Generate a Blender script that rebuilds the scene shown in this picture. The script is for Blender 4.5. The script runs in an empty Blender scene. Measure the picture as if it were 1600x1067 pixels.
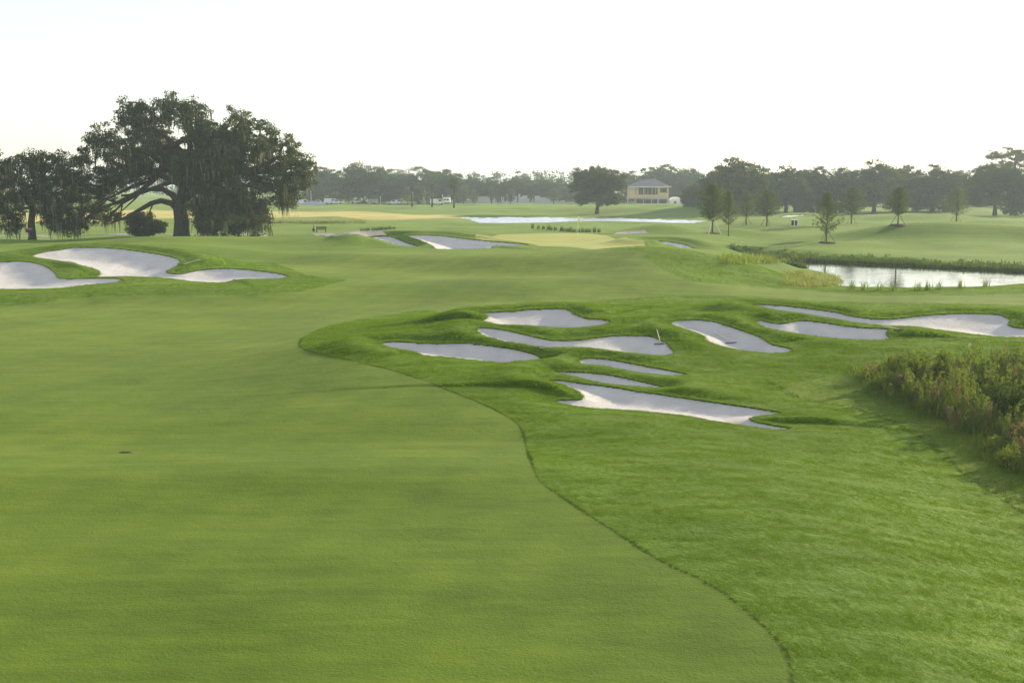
import bpy, math, random
import numpy as np
from mathutils import Vector

# ------------------------------------------------------------------ camera, sky, sun, exposure
scene = bpy.context.scene
COL = scene.collection
CZ, FPX, HORIZON = 7.5, 1750.0, 290.0          # eye height (m), focal length in photo pixels, horizon row
PITCH = math.atan((533.5 - HORIZON) / FPX)
cam_d = bpy.data.cameras.new('camera')
cam_d.sensor_width = 36.0
cam_d.lens = 36.0 * FPX / 1600.0
cam_d.clip_start = 0.1
cam_d.clip_end = 12000.0
cam = bpy.data.objects.new('camera', cam_d)
COL.objects.link(cam)
cam.location = (0, 0, CZ)
cam.rotation_euler = (math.pi / 2 - PITCH, 0, 0)
scene.camera = cam

SUN_AZ, SUN_EL = math.radians(56), math.radians(16)     # azimuth clockwise from the view direction (+Y)
world = bpy.data.worlds.new('World')
scene.world = world
world.use_nodes = True
wn = world.node_tree
wn.nodes.clear()
sky = wn.nodes.new('ShaderNodeTexSky')
sky.sky_type = 'NISHITA'
sky.sun_disc = False
sky.sun_elevation = SUN_EL
sky.sun_rotation = SUN_AZ
sky.air_density = 1.0
sky.dust_density = 0.7
sky.ozone_density = 1.0
bg = wn.nodes.new('ShaderNodeBackground')
bg.inputs['Strength'].default_value = 0.078
wo = wn.nodes.new('ShaderNodeOutputWorld')
hs = wn.nodes.new('ShaderNodeHueSaturation')          # a milky, hazy sky
hs.inputs['Saturation'].default_value = 0.75
wn.links.new(sky.outputs[0], hs.inputs['Color'])
veil = wn.nodes.new('ShaderNodeMix')                   # thin even veil of high cloud
veil.data_type = 'RGBA'
veil.blend_type = 'ADD'
veil.clamp_result = False
veil.inputs[0].default_value = 1.0
veil.inputs[7].default_value = (2.8, 2.65, 2.5, 1)
wn.links.new(hs.outputs[0], veil.inputs[6])
wn.links.new(veil.outputs[2], bg.inputs[0])
wn.links.new(bg.outputs[0], wo.inputs[0])

sun_d = bpy.data.lights.new('sun', 'SUN')
sun_d.energy = 5.0
sun_d.angle = math.radians(0.6)
sun_d.color = (1.0, 0.85, 0.60)
sun = bpy.data.objects.new('sun', sun_d)
COL.objects.link(sun)
SDIR = Vector((math.sin(SUN_AZ) * math.cos(SUN_EL), math.cos(SUN_AZ) * math.cos(SUN_EL), math.sin(SUN_EL)))
sun.rotation_euler = SDIR.to_track_quat('Z', 'Y').to_euler()

vs = scene.view_settings
vs.view_transform = 'Standard'
vs.look = 'None'
vs.exposure = 1.04
vs.gamma = 1.0
vs.use_curve_mapping = False
cy = scene.cycles
cy.use_denoising = True
cy.max_bounces = 6
cy.diffuse_bounces = 3
cy.glossy_bounces = 3
cy.transmission_bounces = 4
cy.volume_bounces = 1
cy.transparent_max_bounces = 8

# ------------------------------------------------------------------ small maths
rng = np.random.default_rng(7)
cp, sp = math.cos(PITCH), math.sin(PITCH)

def ray(px, py):
    v = (533.5 - py)
    d = np.array([px - 800.0, FPX * cp + v * sp, -FPX * sp + v * cp])
    return d / d[1]                                     # per metre of depth

def at_depth(px, py, d):
    r = ray(px, py)
    return np.array([r[0] * d, d, CZ + r[2] * d])

def at_z(px, py, z):
    r = ray(px, py)
    t = (z - CZ) / r[2]
    return np.array([r[0] * t, t, z])

def S(t):
    t = np.clip(t, 0, 1)
    return t * t * (3 - 2 * t)

_tab = np.random.default_rng(3).random((256, 256))
def vnoise(x, y, s, o=0.0):
    x = np.asarray(x, float) / s + 31.7 + o
    y = np.asarray(y, float) / s + 17.3 + o * 1.7
    xi = np.floor(x).astype(int); yi = np.floor(y).astype(int)
    fx = x - xi; fy = y - yi
    fx = fx * fx * fx * (fx * (fx * 6 - 15) + 10); fy = fy * fy * fy * (fy * (fy * 6 - 15) + 10)
    a = _tab[xi & 255, yi & 255]; b = _tab[(xi + 1) & 255, yi & 255]
    c = _tab[xi & 255, (yi + 1) & 255]; d = _tab[(xi + 1) & 255, (yi + 1) & 255]
    return (a + (b - a) * fx) * (1 - fy) + (c + (d - c) * fx) * fy - 0.5

def catmull(P, n=4):
    P = np.asarray(P, float)
    out = []
    N = len(P)
    for i in range(N):
        p0, p1, p2, p3 = P[i - 1], P[i], P[(i + 1) % N], P[(i + 2) % N]
        for k in range(n):
            t = k / n
            out.append(0.5 * ((2 * p1) + (-p0 + p2) * t + (2 * p0 - 5 * p1 + 4 * p2 - p3) * t * t + (-p0 + 3 * p1 - 3 * p2 + p3) * t ** 3))
    return np.array(out)

def poly_dist(poly, x, y, margin=None, far=1e3):
    """signed distance (negative inside) and nearest boundary point"""
    x = np.asarray(x, float).ravel(); y = np.asarray(y, float).ravel()
    sd = np.full(x.shape, far); nx = x.copy(); ny = y.copy()
    lo = poly.min(0); hi = poly.max(0)
    m = np.ones(x.shape, bool)
    if margin is not None:
        m = (x > lo[0] - margin) & (x < hi[0] + margin) & (y > lo[1] - margin) & (y < hi[1] + margin)
    idx = np.nonzero(m)[0]
    A = poly; B = np.roll(poly, -1, 0); D = B - A
    L2 = (D ** 2).sum(1) + 1e-12
    for s in range(0, len(idx), 20000):
        ii = idx[s:s + 20000]
        X = x[ii][:, None]; Y = y[ii][:, None]
        t = np.clip(((X - A[:, 0]) * D[:, 0] + (Y - A[:, 1]) * D[:, 1]) / L2, 0, 1)
        qx = A[:, 0] + t * D[:, 0]; qy = A[:, 1] + t * D[:, 1]
        d2 = (X - qx) ** 2 + (Y - qy) ** 2
        k = d2.argmin(1); r = np.arange(len(ii))
        dist = np.sqrt(d2[r, k])
        with np.errstate(divide='ignore', invalid='ignore'):
            cr = ((A[:, 1] > Y) != (B[:, 1] > Y)) & (X < A[:, 0] + (Y - A[:, 1]) * D[:, 0] / np.where(np.abs(D[:, 1]) < 1e-12, 1e-12, D[:, 1]))
        inside = cr.sum(1) % 2 == 1
        sd[ii] = np.where(inside, -dist, dist)
        nx[ii] = qx[r, k]; ny[ii] = qy[r, k]
    return sd, nx, ny

# ------------------------------------------------------------------ terrain shape
MOUNDS = []        # x, y, sx, sy, rotation, height
def mound(px, d, sx, sy, h, rot=0.0):
    MOUNDS.append(((px - 800) / FPX * d, d, sx, sy, rot, h))
mound(300, 121, 14, 5.5, 0.7)            # ridge in front of the big oak
mound(590, 122, 9, 6, 0.3)
mound(690, 165, 9, 5, 1.1)
mound(590, 150, 8, 5, 0.5)
mound(1035, 178, 6.5, 5, 1.3)
mound(1145, 158, 6, 4, 1.2)
mound(1085, 150, 5, 6, 0.8)
mound(1230, 165, 8, 5, 0.9)
mound(1180, 200, 9, 7, 1.2)
mound(1450, 152, 13, 5.5, 2.3)
mound(1660, 150, 12, 5, 1.6)
mound(1340, 200, 12, 8, 0.9)
mound(1550, 205, 16, 8, 1.3)
mound(1400, 240, 18, 10, 1.2)
mound(1260, 140, 8, 4, 0.5)
mound(840, 320, 26, 12, 1.1)
mound(600, 345, 40, 14, 0.6)
mound(1022, 385, 12, 12, 0.25)
mound(1090, 300, 14, 10, 1.4)
mound(1000, 312, 12, 10, 0.8)
mound(520, 205, 10, 6, 0.4)
mound(1090, 92, 8, 5, 0.9)                # swell left of the pond
mound(1130, 104, 7, 6, 0.9)
mound(1010, 57, 3.6, 1.6, 0.4)
mound(700, 40, 5.0, 4.0, 0.15)            # rough shoulder left of the sand
mound(1290, 26, 4.0, 7.0, 0.35)

def base(x, y):
    x = np.asarray(x, float); y = np.asarray(y, float)
    yy = np.maximum(y, 1.0)
    u = x / yy
    mL = 1 - S((u - 0.10) / 0.14)
    c1 = 70.5 + 2.5 * np.sin(x / 13.0 + 0.6)
    z = 0.95 * S((y - c1) / 9.0) * mL
    c2 = 83.0 - 0.50 * x
    z = z + 0.75 * S((y - c2) / 9.0) * mL * S((u + 0.42) / 0.1)
    z = z - 0.30 * np.exp(-((y - (c1 + 13)) / 5.0) ** 2) * mL
    z = z - 1.75 * S((y - 130) / 38.0) * mL
    # near fairway shelf
    mN = 1 - S((x - 0.0) / 4.0)
    z = z + (0.26 * np.exp(-((y - 28.5 - 0.05 * x) / 2.2) ** 2) - 0.20 * np.exp(-((y - 33.0) / 2.6) ** 2)) * mN
    # the rough falls to the right, towards the wild patch
    z = z - 1.05 * S((x - 3.5) / 10.0) * S((54 - y) / 14.0) 
    # the bunker bank climbs away from the eye
    bank = S((x + 13) / 15.0) * (1 - S((x - 30) / 14.0))
    z = z + 1.45 * bank * np.clip((y - 33) / 18.0, 0, 1) * (1 - S((y - 53) / 11.0))
    for (mx, my, sx, sy, rot, h) in MOUNDS:
        z = z + h * np.exp(-((x - mx) / sx) ** 2 - ((y - my) / sy) ** 2)
    roll = S((y - 60) / 60.0)
    z = z + roll * (0.75 * vnoise(x * 0.7, y * 1.1, 15) + 0.30 * vnoise(x * 0.7, y, 6.5, 5)) * (1 - S((y - 420) / 200))
    z = z + 0.11 * vnoise(x, y * 1.3, 6.0, 9) * (1 - roll) + 0.035 * vnoise(x, y, 1.7, 2) * (1 - S((y - 80) / 60))
    z = z + 0.03 * vnoise(x, y * 1.6, 3.0, 4) * (1 - roll)
    z = z + 0.6 * S((y - 285) / 60.0)
    return z

def crop(pts, x0, y0, s):
    return [(x0 + a / s, y0 + b / s) for a, b in pts]

# sand bunkers: outline in photo pixels, height of the low edge, tilt towards the eye, bowl depth, label
C1 = (0, 120, 3.138); C2 = (460, 230, 4.0); C3 = (800, 230, 4.0); C4 = (1200, 220, 4.0); C6 = (560, 450, 2.963); C7 = (1000, 450, 2.667)
BUNKERS = [
 ('lower left bunker', crop([(-120,925),(-60,908),(0,905),(60,902),(130,903),(190,915),(240,935),(275,965),(290,985),(350,988),(450,985),(560,985),(605,995),(560,1008),(450,1018),(380,1025),(300,1035),(150,1040),(0,1040),(-100,1030),(-150,980)], *C1), 0.35, 0.20, 0.55,
  'white sand bunker cut by the left picture edge, in front of the longest left bunker'),
 ('upper left bunker', crop([(150,878),(200,862),(300,845),(360,836),(450,834),(540,838),(640,848),(740,862),(820,876),(870,890),(888,905),(870,925),(830,945),(815,958),(850,962),(890,965),(940,955),(1000,943),(1100,938),(1200,942),(1300,953),(1380,965),(1418,980),(1380,988),(1280,990),(1180,992),(1115,1005),(1060,1010),(950,1003),(850,990),(750,983),(650,980),(540,983),(470,980),(490,965),(480,950),(440,935),(380,925),(280,908),(180,890)], *C1), 0.45, 0.20, 0.8,
  'large winding white sand bunker on the mound below the big mossy oak'),
 ('b1', crop([(560,148),(585,143),(592,130),(575,112),(610,110),(700,104),(800,96),(900,92),(955,92),(985,105),(1020,125),(1060,138),(1110,140),(1155,145),(1170,156),(1140,168),(1090,178),(1000,184),(900,185),(780,183),(680,178),(620,165)], *C6), 1.35, 0.17, 0.5,
  'white sand bunker highest in the central cluster, under a grassy crest'),
 ('b2', crop([(548,190),(560,181),(590,180),(640,185),(700,195),(760,208),(830,225),(900,238),(970,240),(1040,235),(1110,225),(1200,217),(1290,214),(1360,222),(1410,240),(1445,270),(1460,300),(1430,310),(1340,313),(1260,308),(1180,295),(1100,282),(1020,275),(940,273),(840,270),(760,258),(690,247),(620,230),(565,212)], *C6), 1.05, 0.17, 0.5,
  'long wavy white sand bunker in the central cluster with a rake on its right end'),
 ('b3', crop([(95,255),(130,247),(200,244),(280,250),(360,254),(440,252),(520,253),(600,262),(680,272),(760,288),(820,305),(853,325),(850,342),(810,350),(740,350),(650,345),(560,335),(470,325),(380,317),(300,310),(260,295),(200,285),(140,272)], *C6), 0.60, 0.17, 0.45,
  'white sand bunker leftmost in the central cluster, nearest the fairway edge'),
 ('b4', crop([(1017,340),(1030,325),(1070,320),(1130,322),(1210,335),(1300,352),(1400,370),(1480,385),(1528,397),(1490,403),(1400,400),(1300,390),(1200,372),(1120,358),(1050,352)], *C6), 0.75, 0.15, 0.3,
  'thin sliver of shaded white sand, upper of the two narrow bunkers'),
 ('b5', crop([(893,381),(960,383),(1040,385),(1120,392),(1200,405),(1280,422),(1360,440),(1425,457),(1380,460),(1280,455),(1180,447),(1080,430),(1000,408),(940,396)], *C6), 0.50, 0.15, 0.3,
  'thin sliver of white sand, lower of the two narrow bunkers, behind the nearest bunker'),
 ('b6', [(855.3,594),(880.6,592.8),(907.6,597.5),(931,600),(965,604.6),(998.7,610.3),(1037,615.5),(1094,624),(1150,632),(1187,637.5),(1210,641),(1223,644),(1210,647),(1187.5,649.5),(1170.6,653.6),(1184,658),(1210,663),(1237,668),(1221,671),(1187,667.5),(1150,663),(1112.5,657),(1075,650),(1037.5,645.7),(1000,642),(931,638),(897.5,634),(870.5,629),(865.4,625.5),(884,623),(911,622),(909,617),(897.5,608.6),(877,600)], -0.25, 0.11, 0.5,
  'nearest white sand bunker, with a brown damp patch at its right end'),
 ('b7', crop([(125,148),(150,132),(210,128),(280,132),(340,145),(400,165),(460,185),(510,205),(545,230),(600,242),(640,255),(610,268),(540,271),(470,265),(400,255),(330,238),(280,220),(265,200),(220,180),(160,162)], *C7), 0.65, 0.17, 0.55,
  'slanting bean shaped white sand bunker right of the one with a rake'),
 ('b8', crop([(480,140),(500,130),(540,140),(590,145),(630,138),(670,132),(730,136),(830,150),(930,162),(1040,168),(1030,185),(1035,200),(1048,207),(1020,215),(920,215),(830,210),(730,200),(630,185),(550,172),(505,157)], *C7), 0.75, 0.17, 0.5,
  'white sand bunker with a scalloped back edge, in front of the longest right bunker'),
 ('b9', crop([(460,67),(520,66),(620,73),(720,85),(820,98),(880,113),(960,124),(1050,126),(1150,115),(1250,106),(1380,103),(1480,106),(1530,118),(1548,135),(1540,152),(1570,162),(1600,163),(1660,165),(1700,185),(1660,203),(1600,204),(1500,203),(1400,193),(1280,178),(1150,162),(1000,155),(880,140),(760,120),(620,100),(520,82)], *C7), 0.70, 0.16, 0.5,
  'very long white sand bunker running out of the right picture edge'),
 ('g1', crop([(480,563),(530,553),(590,555),(640,570),(700,595),(775,620),(700,622),(640,610),(570,590)], *C2), 1.5, 0.15, 0.5,
  'small shaded sand bunker left of the putting green, behind a grass tongue'),
 ('g2', crop([(695,548),(770,548),(900,550),(1000,562),(1100,573),(1250,588),(1370,597),(1470,608),(1400,615),(1250,618),(1220,632),(1100,638),(1000,638),(880,635),(870,620),(830,600),(770,575)], *C2), 1.4, 0.15, 0.9,
  'big wedge shaped sand bunker guarding the left side of the putting green'),
 ('g3', crop([(860,590),(930,585),(1000,590),(1080,605),(1130,625),(1152,643),(1100,638),(1030,622),(960,605),(880,600)], *C3), 1.0, 0.16, 0.4,
  'small crescent sand bunker at the right end of the putting green'),
 ('r1', crop([(1000,525),(1040,517),(1090,520),(1150,532),(1210,548),(1290,553),(1240,558),(1180,556),(1100,545),(1030,535)], *C4), 0.7, 0.14, 0.4,
  'small pale sand bunker on the far right fairway beyond the pond'),
 ('r2', crop([(1345,560),(1430,561),(1550,566),(1600,563),(1640,565),(1640,575),(1550,575),(1430,569)], *C4), 0.7, 0.12, 0.3,
  'thin strip of sand at the far right picture edge beyond the pond'),
 ('r3', crop([(75,474),(130,465),(220,460),(240,465),(180,474),(110,478)], *C4), 0.6, 0.10, 0.3,
  'small distant sand bunker just behind the pair of water coolers'),
]
BK = []
for (nm, pxs, z0, tilt, dish, label) in BUNKERS:
    pxs = catmull(pxs, 4)
    ylow = pxs[:, 1].max()
    if nm[0] == 'b':                                  # the central cluster lies on one rising bank
        r = ray(800, 0.5 * (ylow + pxs[:, 1].min()))
        Y0 = (-0.2 - 0.095 * 35.0 - CZ) / (r[2] - 0.095)
        z0 = -0.2 + 0.095 * (Y0 - 35.0)
        if nm == 'b3':                                # its left end dips towards the fairway
            z0 -= 0.10; Y0 = (z0 - CZ) / r[2]
    else:
        r = ray(800, ylow)
        Y0 = (z0 - CZ) / r[2]
    pts = []
    for (a, b) in pxs:
        r = ray(a, b)
        t = (z0 - tilt * Y0 - CZ) / (r[2] - tilt)
        pts.append((r[0] * t, t))
    BK.append(dict(name=nm, poly=np.array(pts), z0=z0, Y0=Y0, tilt=tilt, dish=dish * 1.0, label=label, R=3.0 if Y0 < 70 else 4.5))

def bplane(b, y):
    return b['z0'] + b['tilt'] * (y - b['Y0'])

POND_R = dict(z=-0.75, R=6.0, poly=catmull(np.array([at_z(a, b, -0.75)[:2] for a, b in
    [(1160,405.5),(1200,406.5),(1260,408.5),(1330,412),(1400,415),(1480,419),(1560,423),(1640,427),(1750,431),(1760,438),(1640,441),(1590,444),(1547,449),(1506,452.5),(1444,455),(1381,456),(1334,454),(1303,451.5),(1290,447),(1315,440),(1312,436),(1298,429),(1268,422),(1240,416),(1200,411)]]), 3))
POND_F = dict(z=-0.35, R=9.0, poly=catmull(np.array([at_z(a, b, -0.35)[:2] for a, b in
    [(727,340.4),(760,340.4),(800,340.5),(850,340.6),(900,341),(950,341.5),(1000,343),(1050,344.3),(1098,345.3),(1085,347.6),(1075,348.8),(1040,348.2),(1000,347.5),(960,346.4),(920,345.8),(895,346),(860,347.6),(820,349),(790,349.6),(764,350),(750,346.5),(740,343.2)]]), 3))

def H(x, y):
    x = np.asarray(x, float); y = np.asarray(y, float)
    shp = np.broadcast(x, y).shape
    x = np.broadcast_to(x, shp).ravel(); y = np.broadcast_to(y, shp).ravel()
    z = base(x, y)
    num = np.zeros_like(z); den = np.zeros_like(z); bul = np.zeros_like(z); clear = np.ones_like(z)
    for b in BK:
        sd, nx, ny = poly_dist(b['poly'], x, y, margin=16.0)
        m = sd < 15.9
        d = np.maximum(sd[m], 0.0)
        w = (b['R'] ** 2) / (d * d + 0.015) * (1 - S((d - 4) / 12))
        num[m] += w * bplane(b, ny[m]); den[m] += w
        lo, hi = b['poly'][:, 1].min(), b['poly'][:, 1].max()
        back = S((ny[m] - lo) / (hi - lo) * 1.6 - 0.3)          # turf swells behind the back edge
        sc = 1.0 if b['Y0'] < 70 else 2.0
        bul[m] = np.maximum(bul[m], (0.20 if sc == 1 else 0.5) * back * np.exp(-((d / sc - 1.2) / 1.1) ** 2))
        clear[m] *= S(d / (0.9 * sc))
    z = (z + num) / (1 + den)
    z = z + bul * clear
    for p in (POND_R, POND_F):
        sd, nx, ny = poly_dist(p['poly'], x, y, margin=p['R'] + 1)
        m = sd < p['R']
        s = sd[m]
        out = p['z'] + 0.03 + (z[m] - p['z'] - 0.03) * S(np.maximum(s, 0) / p['R'])
        z[m] = np.where(s > 0, out, p['z'] - 0.9 * S(-s / 3.0))
    return z.reshape(shp)

def h1(x, y):
    return float(H(np.array([x]), np.array([y]))[0])

def hit(px, py):
    """where a sight line meets the ground"""
    r = ray(px, py)
    t = np.geomspace(9, 900, 240)
    f = CZ + r[2] * t - H(r[0] * t, t)
    k = np.nonzero(f < 0)[0]
    if len(k) == 0:
        return at_depth(px, py, 900)
    k = k[0]
    lo, hi = t[max(k - 1, 0)], t[k]
    tt = np.linspace(lo, hi, 30)
    f = CZ + r[2] * tt - H(r[0] * tt, tt)
    j = np.nonzero(f < 0)[0]
    tq = tt[j[0]] if len(j) else hi
    return np.array([r[0] * tq, tq, h1(r[0] * tq, tq)])

def ground(px, d):
    """a point on the ground seen in column px, d metres away"""
    x = (px - 800) / FPX * d * 1.0
    return np.array([x, d, h1(x, d)])

# ------------------------------------------------------------------ materials
MATS = {}
def new_mat(name):
    m = bpy.data.materials.new(name); m.use_nodes = True
    nt = m.node_tree; nt.nodes.clear()
    out = nt.nodes.new('ShaderNodeOutputMaterial')
    MATS[name] = m
    return m, nt, out

def N(nt, t, **kw):
    n = nt.nodes.new(t)
    for k, v in kw.items():
        if k in n.inputs: n.inputs[k].default_value = v
        else: setattr(n, k, v)
    return n

def noise(nt, vec, scale, detail=3.0, rough=0.55):
    n = nt.nodes.new('ShaderNodeTexNoise')
    n.inputs['Scale'].default_value = scale; n.inputs['Detail'].default_value = detail; n.inputs['Roughness'].default_value = rough
    if vec is not None: nt.links.new(vec, n.inputs['Vector'])
    return n.outputs['Fac']

def ramp(nt, fac, stops):
    r = nt.nodes.new('ShaderNodeValToRGB')
    e = r.color_ramp.elements
    while len(e) < len(stops): e.new(0.5)
    for i, (p, c) in enumerate(stops):
        e[i].position = p; e[i].color = (*c, 1)
    nt.links.new(fac, r.inputs[0])
    return r.outputs['Color']

def mixc(nt, fac, a, b, mode='MIX'):
    m = nt.nodes.new('ShaderNodeMix'); m.data_type = 'RGBA'; m.blend_type = mode
    if isinstance(fac, (int, float)): m.inputs[0].default_value = fac
    else: nt.links.new(fac, m.inputs[0])
    for s, v in ((6, a), (7, b)):
        if isinstance(v, tuple): m.inputs[s].default_value = (*v, 1)
        else: nt.links.new(v, m.inputs[s])
    return m.outputs[2]

def mmath(nt, op, a, b=None):
    n = nt.nodes.new('ShaderNodeMath'); n.operation = op
    for i, v in enumerate((a, b)):
        if v is None: continue
        if isinstance(v, (int, float)): n.inputs[i].default_value = v
        else: nt.links.new(v, n.inputs[i])
    return n.outputs[0]

def bump(nt, h, strength, dist):
    b = nt.nodes.new('ShaderNodeBump')
    b.inputs['Strength'].default_value = strength; b.inputs['Distance'].default_value = dist
    nt.links.new(h, b.inputs['Height'])
    return b.outputs['Normal']

def pos(nt, stretch=None):
    g = nt.nodes.new('ShaderNodeTexCoord').outputs['Object']
    if stretch:
        mp = nt.nodes.new('ShaderNodeMapping'); mp.inputs['Scale'].default_value = stretch
        nt.links.new(g, mp.inputs['Vector']); return mp.outputs['Vector']
    return g

def surf(nt, out, color, rough=0.9, spec=0.1, normal=None, metallic=0.0):
    p = nt.nodes.new('ShaderNodeBsdfPrincipled')
    if isinstance(color, tuple): p.inputs['Base Color'].default_value = (*color, 1)
    else: nt.links.new(color, p.inputs['Base Color'])
    p.inputs['Roughness'].default_value = rough
    p.inputs['Specular IOR Level'].default_value = spec
    p.inputs['Metallic'].default_value = metallic
    if normal is not None: nt.links.new(normal, p.inputs['Normal'])
    nt.links.new(p.outputs[0], out.inputs['Surface'])
    return p

def grass_mat(name, dark, mid, light, bs=1.0, fine=16.0, streak=0.5, sheen=0.10, stripes=False):
    m, nt, out = new_mat(name)
    p = pos(nt)
    big = noise(nt, p, 0.11, 4.0, 0.6)
    midn = noise(nt, pos(nt, (0.22, 1.7, 1)), 0.9, 5.0, 0.68)
    fin = noise(nt, p, fine, 3.0, 0.7)
    f = mmath(nt, 'MULTIPLY', big, 0.9)
    f = mmath(nt, 'ADD', f, mmath(nt, 'MULTIPLY', midn, streak))
    f = mmath(nt, 'ADD', f, mmath(nt, 'MULTIPLY', fin, 0.5))
    if stripes:                                         # faint mower passes and wheel marks
        for rot, sc_, am in ((0.35, 0.20, 0.05), (-0.9, 0.13, 0.03)):
            mp = nt.nodes.new('ShaderNodeMapping'); mp.inputs['Rotation'].default_value = (0, 0, rot)
            nt.links.new(p, mp.inputs['Vector'])
            w = nt.nodes.new('ShaderNodeTexWave'); w.inputs['Scale'].default_value = sc_; w.inputs['Distortion'].default_value = 1.6; w.inputs['Detail'].default_value = 2.0; w.inputs['Detail Scale'].default_value = 0.4
            nt.links.new(mp.outputs['Vector'], w.inputs['Vector'])
            f = mmath(nt, 'ADD', f, mmath(nt, 'MULTIPLY', mmath(nt, 'SUBTRACT', w.outputs['Fac'], 0.5), am))
    f = mmath(nt, 'SUBTRACT', f, 0.2 + streak * 0.5)
    c = ramp(nt, f, [(0.30, dark), (0.5, mid), (0.72, light)])
    h = mmath(nt, 'ADD', mmath(nt, 'MULTIPLY', noise(nt, p, fine * 0.55, 4.0, 0.75), 1.0), mmath(nt, 'MULTIPLY', noise(nt, p, 2.4, 2.0), 0.9))
    nm = bump(nt, h, 0.9, 0.05 * bs)
    pr = surf(nt, out, c, 0.85, 0.10, nm)
    pr.inputs['Sheen Weight'].default_value = sheen
    pr.inputs['Sheen Roughness'].default_value = 0.45
    pr.inputs['Sheen Tint'].default_value = (0.75, 0.80, 0.30, 1)
    return m

grass_mat('fairway_grass', (0.044, 0.090, 0.004), (0.067, 0.126, 0.006), (0.108, 0.168, 0.012), 0.8, 30.0, 0.6, stripes=True)
grass_mat('rough_grass', (0.042, 0.094, 0.005), (0.064, 0.136, 0.007), (0.098, 0.174, 0.011), 1.3, 12.0, 0.6)
grass_mat('strip_grass', (0.050, 0.100, 0.006), (0.075, 0.138, 0.010), (0.130, 0.175, 0.028), 1.2, 12.0, 0.8)
grass_mat('green_grass', (0.170, 0.200, 0.055), (0.215, 0.235, 0.070), (0.270, 0.270, 0.095), 0.2, 30.0, 0.3)
grass_mat('straw_grass', (0.22, 0.20, 0.06), (0.34, 0.28, 0.09), (0.42, 0.34, 0.13), 0.8, 8.0, 0.5)

m, nt, out = new_mat('lip_soil')
c = ramp(nt, noise(nt, pos(nt), 9.0, 4), [(0.3, (0.035, 0.065, 0.012)), (0.6, (0.06, 0.09, 0.018)), (0.8, (0.10, 0.10, 0.04))])
surf(nt, out, c, 0.95, 0.05, bump(nt, noise(nt, pos(nt), 30.0, 3), 0.8, 0.03))

m, nt, out = new_mat('sand')
p = pos(nt)
c = ramp(nt, mmath(nt, 'ADD', mmath(nt, 'MULTIPLY', noise(nt, p, 0.8, 5, 0.65), 0.7), mmath(nt, 'MULTIPLY', noise(nt, p, 30.0, 2), 0.3)),
         [(0.25, (0.42, 0.41, 0.405)), (0.5, (0.525, 0.515, 0.51)), (0.75, (0.60, 0.59, 0.58))])
geo = nt.nodes.new('ShaderNodeNewGeometry')
# damp brown stain at the right end of the nearest bunker
st = at_z(1135, 651, 0.0)
sub = nt.nodes.new('ShaderNodeVectorMath'); sub.operation = 'SUBTRACT'; sub.inputs[1].default_value = (st[0], st[1], st[2])
nt.links.new(geo.outputs['Position'], sub.inputs[0])
scl = nt.nodes.new('ShaderNodeVectorMath'); scl.operation = 'MULTIPLY'; scl.inputs[1].default_value = (0.85, 1.3, 0.3)
nt.links.new(sub.outputs[0], scl.inputs[0])
ln = nt.nodes.new('ShaderNodeVectorMath'); ln.operation = 'LENGTH'; nt.links.new(scl.outputs[0], ln.inputs[0])
dm = mmath(nt, 'ADD', ln.outputs['Value'], mmath(nt, 'MULTIPLY', noise(nt, p, 2.5, 4), 0.9))
fac = ramp(nt, dm, [(0.75, (0.75,) * 3), (1.25, (0, 0, 0))])
c = mixc(nt, fac, c, (0.46, 0.31, 0.19))
wv = nt.nodes.new('ShaderNodeTexWave'); wv.inputs['Scale'].default_value = 2.2; wv.inputs['Distortion'].default_value = 14.0; wv.inputs['Detail'].default_value = 2.0; wv.inputs['Detail Scale'].default_value = 0.6
nt.links.new(p, wv.inputs['Vector'])
hh = mmath(nt, 'ADD', mmath(nt, 'MULTIPLY', noise(nt, p, 26.0, 3, 0.7), 0.8), mmath(nt, 'ADD', mmath(nt, 'MULTIPLY', noise(nt, p, 2.6, 3, 0.6), 1.5), mmath(nt, 'MULTIPLY', noise(nt, p, 9.0, 5, 0.7), 1.2)))
surf(nt, out, c, 0.95, 0.1, bump(nt, hh, 0.8, 0.045))

m, nt, out = new_mat('path_concrete')
c = ramp(nt, noise(nt, pos(nt), 1.3, 5), [(0.3, (0.22, 0.21, 0.20)), (0.7, (0.29, 0.28, 0.26))])
surf(nt, out, c, 0.9, 0.2)

def water_mat(name, rough, wave, col):
    m, nt, out = new_mat(name)
    p = pos(nt, (0.5, 1.4, 1))
    h = mmath(nt, 'ADD', noise(nt, p, 1.6, 3), mmath(nt, 'MULTIPLY', noise(nt, p, 0.35, 2), 1.5))
    pr = surf(nt, out, col, rough, 0.5, bump(nt, h, wave, 0.05 if wave < 0.5 else 0.35))
    pr.inputs['IOR'].default_value = 1.33
    if name == 'far_water':                             # seen at a grazing angle: nearly all mirror
        g = nt.nodes.new('ShaderNodeBsdfGlossy'); g.inputs['Roughness'].default_value = 0.32; g.inputs[0].default_value = (0.95, 0.95, 0.95, 1)
        mx = nt.nodes.new('ShaderNodeMixShader'); mx.inputs[0].default_value = 0.8
        nt.links.new(pr.outputs[0], mx.inputs[1]); nt.links.new(g.outputs[0], mx.inputs[2]); nt.links.new(mx.outputs[0], out.inputs['Surface'])
water_mat('pond_water', 0.03, 0.18, (0.020, 0.026, 0.016))
water_mat('far_water', 0.10, 0.3, (0.020, 0.026, 0.020))

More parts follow.
